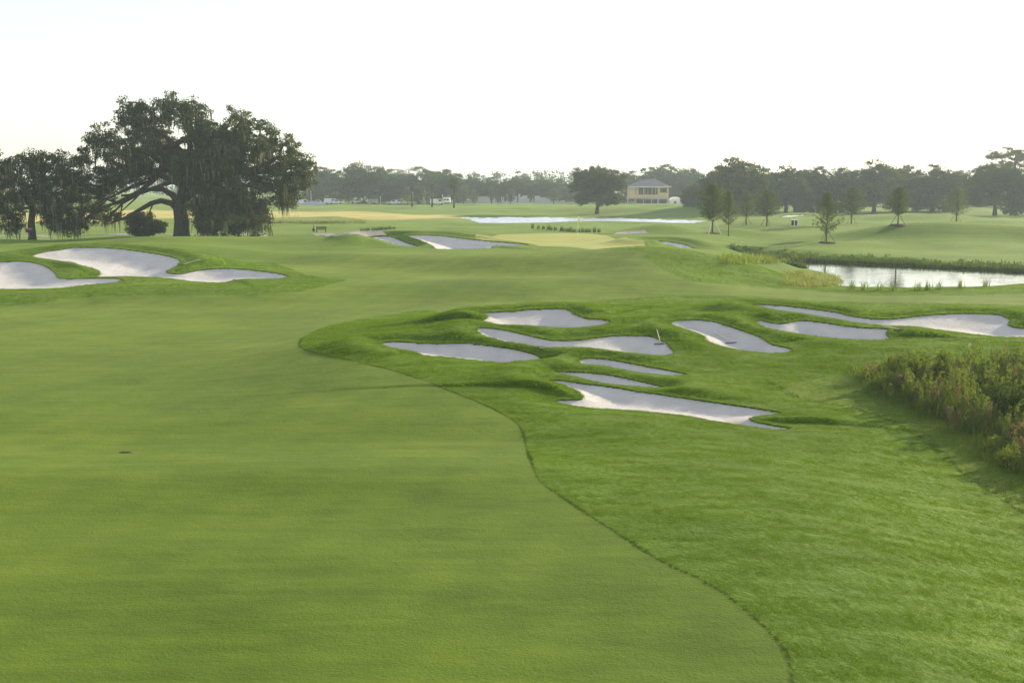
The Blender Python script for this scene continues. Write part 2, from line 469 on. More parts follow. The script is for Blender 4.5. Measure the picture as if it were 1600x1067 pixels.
def leaf_mat(name, dark, light, trans=0.35, sc=0.5):
    m, nt, out = new_mat(name)
    p = pos(nt)
    f = mmath(nt, 'ADD', mmath(nt, 'MULTIPLY', noise(nt, p, sc, 3), 0.7), mmath(nt, 'MULTIPLY', noise(nt, p, sc * 9, 2), 0.5))
    oi = nt.nodes.new('ShaderNodeObjectInfo')
    f = mmath(nt, 'ADD', f, mmath(nt, 'MULTIPLY', mmath(nt, 'SUBTRACT', oi.outputs['Random'], 0.5), 0.25))
    c = ramp(nt, f, [(0.35, dark), (0.8, light)])
    d = nt.nodes.new('ShaderNodeBsdfDiffuse'); nt.links.new(c, d.inputs[0])
    t = nt.nodes.new('ShaderNodeBsdfTranslucent')
    nt.links.new(mixc(nt, 1.0, c, (1.0, 1.0, 0.55), 'MULTIPLY'), t.inputs[0])
    g = nt.nodes.new('ShaderNodeBsdfGlossy'); g.inputs['Roughness'].default_value = 0.45; g.inputs[0].default_value = (1, 1, 1, 1)
    mx = nt.nodes.new('ShaderNodeMixShader'); mx.inputs[0].default_value = trans
    nt.links.new(d.outputs[0], mx.inputs[1]); nt.links.new(t.outputs[0], mx.inputs[2])
    mg = nt.nodes.new('ShaderNodeMixShader'); mg.inputs[0].default_value = 0.012
    nt.links.new(mx.outputs[0], mg.inputs[1]); nt.links.new(g.outputs[0], mg.inputs[2])
    nt.links.new(mg.outputs[0], out.inputs['Surface'])

leaf_mat('oak_leaves', (0.024, 0.042, 0.011), (0.066, 0.094, 0.025), 0.30)
leaf_mat('far_leaves', (0.028, 0.052, 0.014), (0.088, 0.120, 0.032), 0.32, 0.3)
leaf_mat('pale_leaves', (0.060, 0.085, 0.028), (0.130, 0.150, 0.055), 0.4, 0.4)
leaf_mat('young_leaves', (0.050, 0.080, 0.020), (0.115, 0.145, 0.040), 0.5, 0.6)
leaf_mat('moss_strands', (0.065, 0.070, 0.036), (0.190, 0.175, 0.090), 0.35, 0.5)
leaf_mat('shrub_leaves', (0.042, 0.078, 0.014), (0.095, 0.145, 0.030), 0.42, 0.9)
leaf_mat('weed_leaves', (0.100, 0.160, 0.022), (0.230, 0.280, 0.065), 0.55, 0.8)
leaf_mat('dry_weed_leaves', (0.150, 0.125, 0.070), (0.290, 0.235, 0.140), 0.5, 0.8)
leaf_mat('grass_blades', (0.094, 0.182, 0.005), (0.158, 0.258, 0.010), 0.5, 0.5)
leaf_mat('fairway_blades', (0.070, 0.136, 0.006), (0.124, 0.194, 0.013), 0.45, 0.5)
leaf_mat('strip_blades', (0.100, 0.180, 0.008), (0.175, 0.250, 0.020), 0.45, 0.5)
leaf_mat('edge_blades', (0.045, 0.090, 0.010), (0.085, 0.145, 0.018), 0.35, 0.5)
leaf_mat('reed_blades', (0.080, 0.145, 0.016), (0.170, 0.235, 0.045), 0.5, 0.5)
leaf_mat('pale_plumes', (0.200, 0.190, 0.110), (0.360, 0.340, 0.220), 0.4, 0.5)

def plain(name, col, rough=0.8, spec=0.2, var=0.25, sc=2.0, metallic=0.0):
    m, nt, out = new_mat(name)
    lo = tuple(v * (1 - var) for v in col); hi = tuple(min(1, v * (1 + var)) for v in col)
    c = ramp(nt, noise(nt, pos(nt), sc, 4), [(0.3, lo), (0.7, hi)])
    surf(nt, out, c, rough, spec, None, metallic)
m, nt, out = new_mat('bark')
c = ramp(nt, noise(nt, pos(nt, (3, 3, 0.7)), 2.0, 5, 0.7), [(0.3, (0.030, 0.026, 0.022)), (0.7, (0.085, 0.075, 0.062))])
surf(nt, out, c, 0.95, 0.1, bump(nt, noise(nt, pos(nt, (4, 4, 0.8)), 4.0, 4), 0.9, 0.08))
plain('pale_bark', (0.14, 0.12, 0.095), 0.95, 0.1, 0.35, 4)
plain('stake_wood', (0.36, 0.30, 0.20), 0.8)
plain('mulch', (0.070, 0.055, 0.040), 0.95, 0.05, 0.4, 8)
plain('dirt', (0.21, 0.15, 0.085), 0.95, 0.05, 0.35, 1.2)
plain('plywood', (0.58, 0.44, 0.22), 0.85, 0.1, 0.12, 1.0)
plain('stud_wood', (0.50, 0.38, 0.22), 0.85, 0.1, 0.15)
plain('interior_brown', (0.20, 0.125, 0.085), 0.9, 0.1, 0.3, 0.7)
plain('roof_felt', (0.13, 0.13, 0.15), 0.9, 0.1, 0.2, 0.8)
plain('fascia_white', (0.70, 0.68, 0.62), 0.7)
plain('house_concrete', (0.40, 0.40, 0.40), 0.9, 0.1, 0.15)
plain('dark_metal', (0.020, 0.024, 0.020), 0.5, 0.4)
plain('bench_wood', (0.050, 0.045, 0.036), 0.8)
plain('white_paint', (0.80, 0.80, 0.78), 0.45, 0.4, 0.05)
plain('cream_paint', (0.74, 0.70, 0.58), 0.45, 0.4, 0.05)
plain('dark_glass', (0.018, 0.020, 0.024), 0.15, 0.5, 0.1)
plain('tyre_rubber', (0.020, 0.020, 0.020), 0.9)
plain('cooler_green', (0.030, 0.045, 0.030), 0.6)
plain('pink_ribbon', (0.75, 0.16, 0.20), 0.7, 0.2, 0.1)
plain('blue_ribbon', (0.035, 0.030, 0.16), 0.7, 0.2, 0.1)
plain('rake_wood', (0.62, 0.55, 0.42), 0.7)
plain('flag_cloth', (0.85, 0.82, 0.55), 0.8, 0.1, 0.04)
plain('gravel_grey', (0.30, 0.30, 0.33), 0.95, 0.1, 0.2, 0.4)
plain('pipe_grey', (0.50, 0.50, 0.52), 0.7, 0.2, 0.1)
m, nt, out = new_mat('block_wall')
bt = nt.nodes.new('ShaderNodeTexBrick')
bt.inputs['Color1'].default_value = (0.42, 0.42, 0.43, 1); bt.inputs['Color2'].default_value = (0.48, 0.47, 0.47, 1); bt.inputs['Mortar'].default_value = (0.36, 0.36, 0.36, 1)
bt.inputs['Scale'].default_value = 1.0; bt.inputs['Brick Width'].default_value = 0.4; bt.inputs['Row Height'].default_value = 0.2; bt.inputs['Mortar Size'].default_value = 0.012
mp = nt.nodes.new('ShaderNodeMapping'); mp.inputs['Rotation'].default_value = (math.pi / 2, 0, 0)
nt.links.new(nt.nodes.new('ShaderNodeTexCoord').outputs['Object'], mp.inputs['Vector']); nt.links.new(mp.outputs['Vector'], bt.inputs['Vector'])
surf(nt, out, bt.outputs['Color'], 0.95, 0.1)

# ------------------------------------------------------------------ mesh helpers
def mesh_np(name, V, tris=None, quads=None, mats=(), smooth=False, mat_idx=None):
    V = np.asarray(V, np.float32).reshape(-1, 3)
    me = bpy.data.meshes.new(name)
    me.vertices.add(len(V)); me.vertices.foreach_set('co', V.ravel())
    parts = []
    if tris is not None and len(tris): parts.append((np.asarray(tris, np.int32), 3))
    if quads is not None and len(quads): parts.append((np.asarray(quads, np.int32), 4))
    if parts:
        loops = np.concatenate([p.ravel() for p, k in parts])
        tot = np.concatenate([np.full(len(p), k, np.int32) for p, k in parts])
        start = np.concatenate([[0], np.cumsum(tot)[:-1]]).astype(np.int32)
        me.loops.add(len(loops)); me.loops.foreach_set('vertex_index', loops)
        me.polygons.add(len(tot)); me.polygons.foreach_set('loop_start', start)
        if mat_idx is not None: me.polygons.foreach_set('material_index', np.asarray(mat_idx, np.int32))
        me.polygons.foreach_set('use_smooth', np.full(len(tot), smooth))
    for mm in mats: me.materials.append(MATS[mm])
    me.update(calc_edges=True)
    return me

def link(name, data, parent=None, loc=None, rotz=0.0, **props):
    o = bpy.data.objects.new(name, data); COL.objects.link(o)
    if parent is not None: o.parent = parent
    if loc is not None: o.location = [float(v) for v in loc]
    if rotz: o.rotation_euler = (0, 0, rotz)
    for k, v in props.items():
        if v is not None: o[k] = v
    return o

def thing(name, label, cat, loc, rotz=0.0, group=None):
    return link(name, None, None, loc, rotz, label=label, category=cat, group=group, kind='thing')

class MB:
    def __init__(s): s.V = []; s.F = []
    def add(s, V, F):
        k = len(s.V); s.V += [tuple(map(float, v)) for v in V]; s.F += [tuple(i + k for i in f) for f in F]; return s
    def box(s, x0, x1, y0, y1, z0, z1):
        return s.add([(x0,y0,z0),(x1,y0,z0),(x1,y1,z0),(x0,y1,z0),(x0,y0,z1),(x1,y0,z1),(x1,y1,z1),(x0,y1,z1)],
                     [(3,2,1,0),(4,5,6,7),(0,1,5,4),(1,2,6,5),(2,3,7,6),(3,0,4,7)])
    def tube(s, P, R, n=7, cap=True):
        P = [np.asarray(p, float) for p in P]; V = []; F = []
        a = None
        for i, p in enumerate(P):
            t = P[min(i + 1, len(P) - 1)] - P[max(i - 1, 0)]
            t = t / (np.linalg.norm(t) + 1e-9)
            ref = np.array([1.0, 0, 0]) if abs(t[0]) < 0.8 else np.array([0, 1.0, 0])
            if a is not None: ref = a
            b = np.cross(t, ref); b /= np.linalg.norm(b) + 1e-9
            a = np.cross(b, t)
            for k in range(n):
                w = 2 * math.pi * k / n
                V.append(p + R[i] * (math.cos(w) * a + math.sin(w) * b))
        for i in range(len(P) - 1):
            for k in range(n):
                F.append((i * n + k, i * n + (k + 1) % n, (i + 1) * n + (k + 1) % n, (i + 1) * n + k))
        if cap:
            F.append(tuple(range(n))[::-1]); F.append(tuple((len(P) - 1) * n + k for k in range(n)))
        return s.add(V, F)
    def prism(s, prof, x0, x1):
        """profile of (y, z) points swept along x"""
        n = len(prof)
        V = [(x0, a, b) for a, b in prof] + [(x1, a, b) for a, b in prof]
        F = [tuple(range(n))[::-1], tuple(range(n, 2 * n))] + [(i, (i + 1) % n, n + (i + 1) % n, n + i) for i in range(n)]
        return s.add(V, F)
    def mesh(s, name, mat, smooth=False):
        me = bpy.data.meshes.new(name); me.from_pydata(s.V, [], s.F)
        me.materials.append(MATS[mat])
        if smooth: me.polygons.foreach_set('use_smooth', [True] * len(me.polygons))
        me.update(); return me
    def build(s, name, mat, parent=None, smooth=False, loc=None, rotz=0.0, **props):
        return link(name, s.mesh(name, mat, smooth), parent, loc, rotz, **props)

# ------------------------------------------------------------------ zones (outlines on the ground)
def on_ground(pts, n=3):
    return catmull(np.array([hit(a, b)[:2] for a, b in pts]), n)

MOW = [(1262,1120),(1240,1067),(1232,1030),(1210,995),(1150,940),(1095,905),(1040,880),(970,836),(900,790),(850,757),(835,735),(823,700),(818,678),(800,655),(740,625),(650,590),(600,575),(560,565),(500,553),(475,545),(469,535),(485,522),(540,503),(600,493)]
FAIR = on_ground([(1330,1300),(1285,1190)] + MOW + [(680,486),(745,482),(800,476),(900,472),(1000,465),(1060,461),(1170,463),(1250,469),(1400,473),(1600,477),(1800,480),(1900,470),(1800,456),(1600,459),(1500,462),(1380,462),(1303,457),(1194,449),(1100,442),(1060,432),(1022,412),(1006,400),(1008,393),(960,390),(880,391),(800,393),(700,396),(600,393),(520,394),(460,401),(435,415),(480,430),(540,437),(500,449),(400,462),(250,461),(120,467),(0,480),(-300,500),(-900,560),(-900,1300)])
STRIP = on_ground([(1222,608),(1245,620),(1300,632),(1380,652),(1450,690),(1500,735),(1560,775),(1640,830),(1800,960),(2100,960),(2100,600),(1700,560),(1500,560),(1400,566),(1330,585),(1262,592)])
GREEN = on_ground([(742,372),(780,366.5),(860,364.5),(930,366),(985,373),(1008,381),(990,385.5),(900,386.5),(845,385),(832,381.5),(790,376)])
STRAW = on_ground([(-300,338),(0,332),(300,330.5),(460,330.3),(600,332.5),(700,336),(733,339.2),(725,342),(640,343.3),(560,342),(460,339.5),(300,341),(0,345),(-300,350)])

# ------------------------------------------------------------------ the ground
def build_ground():
    us = np.arange(-0.5, 0.5001, 0.003)
    outer = [0.51, 0.525, 0.545, 0.57, 0.60, 0.64, 0.69, 0.75, 0.83, 0.93, 1.05, 1.2, 1.5, 2.0]
    us = np.concatenate([-np.array(outer)[::-1], us, outer])
    ys = [-30.0, -20, -12, -6, -2, 2, 5, 8, 10, 11]
    y = 11.5
    while y < 640:
        ys.append(y); y += max(0.11, 0.003 * y) if y < 150 else 0.0045 * y
    while y < 5200:
        ys.append(y); y *= 1.09
    ys = np.array(ys)
    U, Y = np.meshgrid(us, ys)
    X = U * np.maximum(Y, 12.0)
    nr, nc = X.shape
    x = X.ravel(); y = Y.ravel()
    cell = 0.003 * np.maximum(y, 12.0)
    snapped = np.zeros(len(x), bool)
    sds = []
    polys = [b['poly'] for b in BK] + [FAIR, STRIP, GREEN, STRAW]
    for P in polys:
        sd, nx, ny = poly_dist(P, x, y, margin=3.0)
        m = (np.abs(sd) < 0.42 * cell) & ~snapped
        x[m] = nx[m]; y[m] = ny[m]; snapped |= m
        sd[m] = 0.0
        sds.append(sd)
    z = H(x, y)
    # mown turf sits a little lower than the rough
    i = np.arange(nr * nc).reshape(nr, nc)
    a, b, c, d = i[:-1, :-1].ravel(), i[:-1, 1:].ravel(), i[1:, 1:].ravel(), i[1:, :-1].ravel()
    use_bd = snapped[b] & snapped[d] & ~(snapped[a] & snapped[c])
    T = np.concatenate([np.where(use_bd[:, None], np.stack([a, b, d], 1), np.stack([a, b, c], 1)),
                        np.where(use_bd[:, None], np.stack([b, c, d], 1), np.stack([a, c, d], 1))])
    zone = np.zeros(len(T), np.int8)
    nb = len(BK)
    for k, sd in enumerate(sds):
        s = sd[T].sum(1)
        inside = s < -1e-9
        # all three on the line: test the centroid
        amb = np.abs(s) < 1e-9
        if amb.any():
            q, _, _ = poly_dist(polys[k], x[T[amb]].mean(1), y[T[amb]].mean(1))
            ii = np.nonzero(amb)[0]; inside[ii] = q < 0
        if k < nb: zone[inside] = 9
        else: zone[inside & (zone == 0)] = k - nb + 1
    V = np.stack([x, y, z], 1)
    # lips round the sand: edges used once by sand and once by turf go down
    cut = T[zone == 9]
    e = np.concatenate([cut[:, [0, 1]], cut[:, [1, 2]], cut[:, [2, 0]]])
    key = np.sort(e, 1); key = key[:, 0].astype(np.int64) * len(x) + key[:, 1]
    uq, first, cnt = np.unique(key, return_index=True, return_counts=True)
    lip = e[first[cnt == 1]]
    objs = {}
    for zid, (nm, mat) in enumerate([('ground', 'rough_grass'), ('fairway', 'fairway_grass'), ('ground_strip', 'strip_grass'), ('putting_green_ground', 'green_grass'), ('field', 'straw_grass')]):
        t = T[zone == zid]
        used = np.unique(t); re = np.full(len(x), -1, np.int64); re[used] = np.arange(len(used))
        Vz = V[used]; tz = re[t]; mi = np.zeros(len(tz), np.int32); qz = None; mats = [mat]
        if zid == 0:
            lowv = V[lip.ravel()].copy(); lowv[:, 2] -= 0.45
            k0 = len(Vz); top = V[lip.ravel()]
            Vz = np.concatenate([Vz, top, lowv])
            n = len(lip); j = np.arange(n)
            qz = np.stack([k0 + 2 * j + 1, k0 + 2 * j, k0 + 2 * n + 2 * j, k0 + 2 * n + 2 * j + 1], 1)
            mi = np.concatenate([mi, np.ones(n, np.int32)]); mats.append('lip_soil')
        me = mesh_np(nm, Vz, tz, qz, mats, True, mi)
        objs[nm] = link(nm, me, kind='structure')
        if zid in (0, 1, 2): objs[nm + '_tri'] = V[t]
    objs['ground']['label'] = 'rolling rough of bright green grass over the whole course'
    objs['fairway']['label'] = 'closely mown olive green fairway'
    objs['lip'] = V[lip]
    return objs
G = build_ground()

for b in BK:
    P = b['poly']; st = 0.16 if b['Y0'] < 70 else (0.3 if b['Y0'] < 110 else 0.5)
    lo = P.min(0) - 0.6; hi = P.max(0) + 0.6
    gx = np.arange(lo[0], hi[0] + st, st); gy = np.arange(lo[1], hi[1] + st, st)
    X, Y = np.meshgrid(gx, gy)
    sd, nx, ny = poly_dist(P, X.ravel(), Y.ravel())
    ins = np.maximum(-sd, 0)
    w = 0.36 * (P.max(0) - P.min(0)).min() + 0.35
    zz = bplane(b, np.where(sd < 0, Y.ravel(), ny)) - 0.045 - b['dish'] * (1 - np.exp(-(ins / w) * 1.1)) + 0.04 * vnoise(X.ravel(), Y.ravel(), 0.9, 3) * np.minimum(1, ins / 0.5)
    zz = zz - np.maximum(sd, 0) * 0.1
    o_ = sd > 0
    zz[o_] = np.minimum(zz[o_], H(X.ravel()[o_], Y.ravel()[o_]) - 0.05)     # the sheet runs on under the turf
    keep = sd < 0.2
    nr, nc = X.shape
    i = np.arange(nr * nc).reshape(nr, nc)
    q = np.stack([i[:-1, :-1].ravel(), i[:-1, 1:].ravel(), i[1:, 1:].ravel(), i[1:, :-1].ravel()], 1)
    q = q[keep[q].any(1)]
    used = np.unique(q); re = np.full(nr * nc, -1); re[used] = np.arange(len(used))
    V = np.stack([X.ravel(), Y.ravel(), zz], 1)[used]
    me = mesh_np('sand_bunker', V, None, re[q], ['sand'], True)
    link('sand_bunker', me, label=b['label'], category='bunker', kind='thing', group='sand bunkers of the course')

for p, nm, mat in ((POND_R, 'pond', 'pond_water'), (POND_F, 'far_pond', 'far_water')):
    c = p['poly'].mean(0)
    lo = p['poly'].min(0) - 2.0; hi = p['poly'].max(0) + 2.0
    X, Y = np.meshgrid(np.linspace(lo[0], hi[0], 160 if nm == 'pond' else 220), np.linspace(lo[1], hi[1], 80 if nm == 'pond' else 190))
    sd, _, _ = poly_dist(p['poly'], X.ravel(), Y.ravel())
    nr, nc = X.shape; i = np.arange(nr * nc).reshape(nr, nc)
    q = np.stack([i[:-1, :-1].ravel(), i[:-1, 1:].ravel(), i[1:, 1:].ravel(), i[1:, :-1].ravel()], 1)
    q = q[(sd[q] < 1.2).any(1)]
    used = np.unique(q); re = np.full(nr * nc, -1); re[used] = np.arange(len(used))
    W = np.full(nr * nc, p['z'])
    if nm != 'pond':                                    # wind chop
        W = W + 0.30 * vnoise(X.ravel() * 0.5, Y.ravel(), 0.8, 1) + 0.06 * vnoise(X.ravel(), Y.ravel(), 1.5, 2)
    V = np.stack([X.ravel(), Y.ravel(), W], 1)[used]
    link(nm + '_water' if nm == 'pond' else 'far_pond_water', mesh_np(nm, V, None, re[q], [mat], True), kind='structure')
# ------------------------------------------------------------------ foliage helpers
def rand_dirs(n, r):
    v = r.normal(size=(n, 3)); return v / (np.linalg.norm(v, axis=1)[:, None] + 1e-9)

def leaf_mesh(name, P, size, mat, r, aspect=0.55, up=0.0):
    """one small diamond-shaped leaf spray at every point"""
    n = len(P)
    size = np.broadcast_to(size, (n,)) * r.uniform(0.65, 1.35, n)
    a = rand_dirs(n, r); a[:, 2] *= (1 - 0.4 * up); a /= np.linalg.norm(a, axis=1)[:, None]
    b = np.cross(a, rand_dirs(n, r)); b /= np.linalg.norm(b, axis=1)[:, None] + 1e-9
    a = a * size[:, None] * 0.5; b = b * size[:, None] * 0.5 * aspect
    nrm = np.cross(a, b); nrm /= np.linalg.norm(nrm, axis=1)[:, None] + 1e-9
    fold = nrm * size[:, None] * 0.12
    V = np.stack([P - a, P - b * 1.0 + fold, P + a, P + b + fold], 1).reshape(-1, 3)
    q = np.arange(4 * n).reshape(n, 4)
    return mesh_np(name, V, None, q, [mat])

def blob_clumps(blobs, per, r, shell=0.45):
    """clump centres through ellipsoids given as (x, y, z, rx, ry, rz)"""
    out = []; own = []
    for k, (x, y, z, a, b, c) in enumerate(blobs):
        n = max(4, int(per * (a * b * c) ** (2 / 3)))
        d = rand_dirs(n, r)
        rad = r.uniform(shell, 1.0, n) ** 0.6
        rad = np.where(r.uniform(size=n) < 0.09, r.uniform(1.0, 1.14, n), rad)
        d = d * rad[:, None] * np.array([a, b, c])
        d[:, 2] = np.where(d[:, 2] < 0, d[:, 2] * 0.85, d[:, 2])
        out.append(d + np.array([x, y, z])); own += [k] * n
    return np.concatenate(out), np.array(own)

def clump_leaves(C, per, rad, r, flat=0.6):
    n = len(C)
    k = r.poisson(per, n)
    rr = r.uniform(0.6, 1.3, n) * rad
    idx = np.repeat(np.arange(n), k)
    d = rand_dirs(len(idx), r) * (r.uniform(0, 1, len(idx)) ** 0.45)[:, None]
    return C[idx] + d * rr[idx][:, None] * np.array([1, 1, flat])

def bend(p, q, sag, r, n=5):
    p = np.asarray(p, float); q = np.asarray(q, float)
    L = np.linalg.norm(q - p); off = r.normal(size=3) * L * 0.07
    out = []
    for i in range(n + 1):
        t = i / n
        w = 4 * t * (1 - t)
        out.append(p + (q - p) * t + off * w + np.array([0, 0, sag * L * w]))
    return out

def moss_mesh(name, C, r, lmin, lmax, mat='moss_strands', w=0.14, seg=3):
    n = len(C); L = r.uniform(lmin, lmax, n); an = r.uniform(0, math.pi, n)
    ww = w * r.uniform(0.5, 1.5, n)
    dx = np.cos(an) * ww * 0.5; dy = np.sin(an) * ww * 0.5
    sw = r.normal(size=(n, 2)) * 0.06
    V = []
    for i in range(seg + 1):
        t = i / seg; k = (1 - t * 0.85)
        cx = C[:, 0] + sw[:, 0] * t * L + r.normal(size=n) * 0.03; cyy = C[:, 1] + sw[:, 1] * t * L
        V.append(np.stack([cx - dx * k, cyy - dy * k, C[:, 2] - L * t], 1)); V.append(np.stack([cx + dx * k, cyy + dy * k, C[:, 2] - L * t], 1))
    V = np.stack(V, 1).reshape(-1, 3)
    m = 2 * (seg + 1); base_i = np.arange(n) * m
    Q = [np.stack([base_i + 2 * i, base_i + 2 * i + 1, base_i + 2 * i + 3, base_i + 2 * i + 2], 1) for i in range(seg)]
    return mesh_np(name, V, None, np.concatenate(Q), [mat])

def tree_meshes(seed, trunk, tr, fork, blobs, per, cl_leaves, cl_rad, leaf, mat='far_leaves', bark='bark', moss=0, mlen=(0.5, 1.8), shell=0.45, flat=0.6, twigs=5, limbs=None, aspect=0.55):
    """meshes of one tree about its own foot: trunk with limbs, crown, hanging moss"""
    r = np.random.default_rng(seed)
    mb = MB()
    top = np.array(trunk[-1], float)
    nT = len(trunk)
    R = [tr * (1.35 if i == 0 else 1.0 - 0.45 * i / (nT - 1)) for i in range(nT)]
    mb.tube(trunk, R, 9)
    for (path, r0, r1) in (limbs or []):
        mb.tube(path, list(np.linspace(r0, r1, len(path))), 7)
    C, own = blob_clumps(blobs, per, r, shell)
    for k, bl in enumerate(blobs):
        c = np.array(bl[:3]); st = np.array(trunk[min(nT - 1, max(1, nT - 1 - (k % 2)))], float) if fork is None else np.array(fork[k % len(fork)], float)
        vol = (bl[3] * bl[4] * bl[5]) ** (1 / 3)
        path = bend(st, c, 0.06, r)
        r0 = tr * 0.42 * min(1.0, vol / 3.0 + 0.3)
        mb.tube(path, list(np.linspace(r0, r0 * 0.3, len(path))), 6)
        mine = C[own == k]
        for q in mine[r.permutation(len(mine))[:twigs]]:
            s0 = path[r.integers(2, len(path))]
            mb.tube(bend(s0, q, 0.05, r, 3), list(np.linspace(r0 * 0.4, r0 * 0.08, 4)), 4)
    P = clump_leaves(C, cl_leaves, cl_rad, r, flat)
    P = P[P[:, 2] > 0.15]
    out = dict(trunk=mb.mesh('trunk', bark, True), crown=leaf_mesh('crown', P, leaf, mat, r, aspect))
    if moss:
        lowc = C[r.permutation(len(C))[:moss]] if moss < len(C) else C[r.integers(0, len(C), moss)]
        pts = lowc + r.normal(size=lowc.shape) * np.array([0.5, 0.5, 0.15]) * cl_rad - np.array([0, 0, cl_rad * 0.25])
        # strands come in tufts
        pts = np.repeat(pts, 4, 0) + r.normal(size=(len(pts) * 4, 3)) * np.array([0.16, 0.16, 0.12])
        pts = pts[pts[:, 2] > 0.9]
        out['moss'] = moss_mesh('moss', pts, r, *mlen)
    return out

def place_tree(name, meshes, label, loc, scale=(1, 1, 1), rotz=0.0, cat='tree', group=None, names=None):
    t = thing(name, label, cat, loc, rotz, group)
    t.scale = scale
    for k, me in meshes.items(): link(k, me, t, kind='stuff' if k == 'moss' else None)
    return t

# ------------------------------------------------------------------ the big live oak and its left neighbours
def px_blobs(lst, px0, d, zb, r):
    out = []
    for it in lst:
        x, y, rx, ry = it[:4]; off = it[4] if len(it) > 4 else 0.0
        dd = d + off
        p = at_depth(x, y, dd)
        k = dd / FPX
        out.append((p[0] - (px0 - 800) / FPX * d, off, p[2] - zb, rx * k, max(rx, ry) * k * 0.92, ry * k))
    return out

D1 = 146.0
g1 = ground(285, D1)
r_ = np.random.default_rng(11)
blobs = px_blobs([(160,218,30,24,2),(203,184,32,30,-1),(238,205,40,38,2),(278,172,36,25,0),(306,200,30,38,-2),(330,222,26,30,1),(252,252,50,34,3),(188,262,48,34,-1),
    (364,206,30,38,1),(393,218,38,38,-2),(438,236,36,36,1),(340,252,46,40,-3),(400,270,46,40,2),(455,280,32,34,-1),(333,312,38,38,-4),(382,318,42,42,-3),
    (403,352,16,20,-5),(350,350,40,24,-6),(152,292,38,30,1),(138,332,28,24,-2),(172,338,20,13,1),(446,312,20,22,0),(466,262,22,28,0),(345,335,40,30,2),(395,338,30,30,-2),(310,335,22,26,-4),(318,360,18,14,-7),(290,265,30,26,-4),(215,232,36,30,-4)], 285, D1, g1[2], r_)
def lp(x, y, off=0.0):
    p = at_depth(x, y, D1 + off); return np.array([p[0] - g1[0], off, p[2] - g1[2]])
trunk = [lp(285, 384), lp(284, 365), lp(284, 345), lp(281, 328), lp(284, 310), lp(289, 288)]
limbs = [([lp(281, 330), lp(268, 318), lp(252, 314), lp(236, 318), lp(215, 330), lp(195, 341), lp(176, 347)], 0.48, 0.14),
         ([lp(282, 322), lp(270, 305), lp(255, 296), lp(235, 296), lp(214, 304), lp(190, 306, 2)], 0.50, 0.14),
         ([lp(240, 316), lp(236, 326), lp(233, 333)], 0.14, 0.05),
         ([lp(288, 300), lp(280, 270), lp(262, 245), lp(240, 220), lp(215, 195)], 0.6, 0.15),
         ([lp(289, 292), lp(296, 255), lp(297, 220), lp(290, 185)], 0.6, 0.14),
         ([lp(288, 300), lp(315, 268), lp(345, 240), lp(372, 210)], 0.6, 0.14),
         ([lp(286, 312), lp(320, 290, -2), lp(365, 275), lp(410, 258), lp(440, 245)], 0.55, 0.14)]
fork = [lp(289, 292), lp(281, 268), lp(296, 255), lp(320, 268), lp(345, 262), lp(255, 240), lp(365, 270)]
big = tree_meshes(21, trunk, 1.15, fork, blobs, 10.2, 58, 0.74, 0.27, 'oak_leaves', 'bark', moss=1000, mlen=(0.5, 2.0), shell=0.2, limbs=limbs)
place_tree('oak_tree', big, 'huge spreading live oak hung with grey moss, left of the fairway', g1, group='mossy oaks at the left')

D2 = 140.0
def left_oak(px, top_blobs, seed, label, moss, d, tr):
    g = ground(px, d)
    r = np.random.default_rng(seed)
    bl = px_blobs(top_blobs, px, d, g[2], r)
    def q(x, y):
        p = at_depth(x, y, d); return np.array([p[0] - g[0], 0, p[2] - g[2]])
    tk = [q(px, 392), q(px + 1, 372), q(px - 1, 350), q(px + 1, 325), q(px + 3, 300)]
    tk[0][2] = -0.2
    me = tree_meshes(seed, tk, tr, [q(px, 325), q(px + 2, 305), q(px + 8, 300), q(px - 8, 300)], bl, 9.5, 60, 0.75, 0.27, 'oak_leaves', 'bark', moss=moss // 2, mlen=(0.5, 1.9), shell=0.2)
    return place_tree('oak_tree', me, label, g, group='mossy oaks at the left')
t2 = left_oak(50, [(20,262,26,24,1),(50,258,28,24,-1),(84,262,28,24,2),(112,272,24,26,0),(30,298,34,24,-2),(78,300,36,26,-2),(112,306,26,28,1),(100,338,22,18,-2),(16,328,20,18,-1),(122,346,12,18,-1),(70,328,18,14,2),(18,350,22,15,1),(88,350,24,14,-1),(112,358,14,12,-2),(132,246,16,14,3)], 31,
              'dark mossy oak with a pink and blue band round its trunk', 750, D2, 0.55)
mb = MB(); 
for nm, mat, z0, z1 in (('pink_band', 'pink_ribbon', 1.62, 1.78), ('blue_band', 'blue_ribbon', 1.25, 1.61)):
    MB().tube([(0.06, 0, z0), (0.06, 0, z1)], [0.545, 0.545], 12).build(nm, mat, t2)
left_oak(-22, [(-20,258,30,26,1),(-8,285,26,26,-1),(-30,300,34,26,2),(-6,318,16,24,-2),(-25,335,24,18,0)], 33, 'dark mossy oak cut off by the left picture edge', 300, 143.0, 0.5)

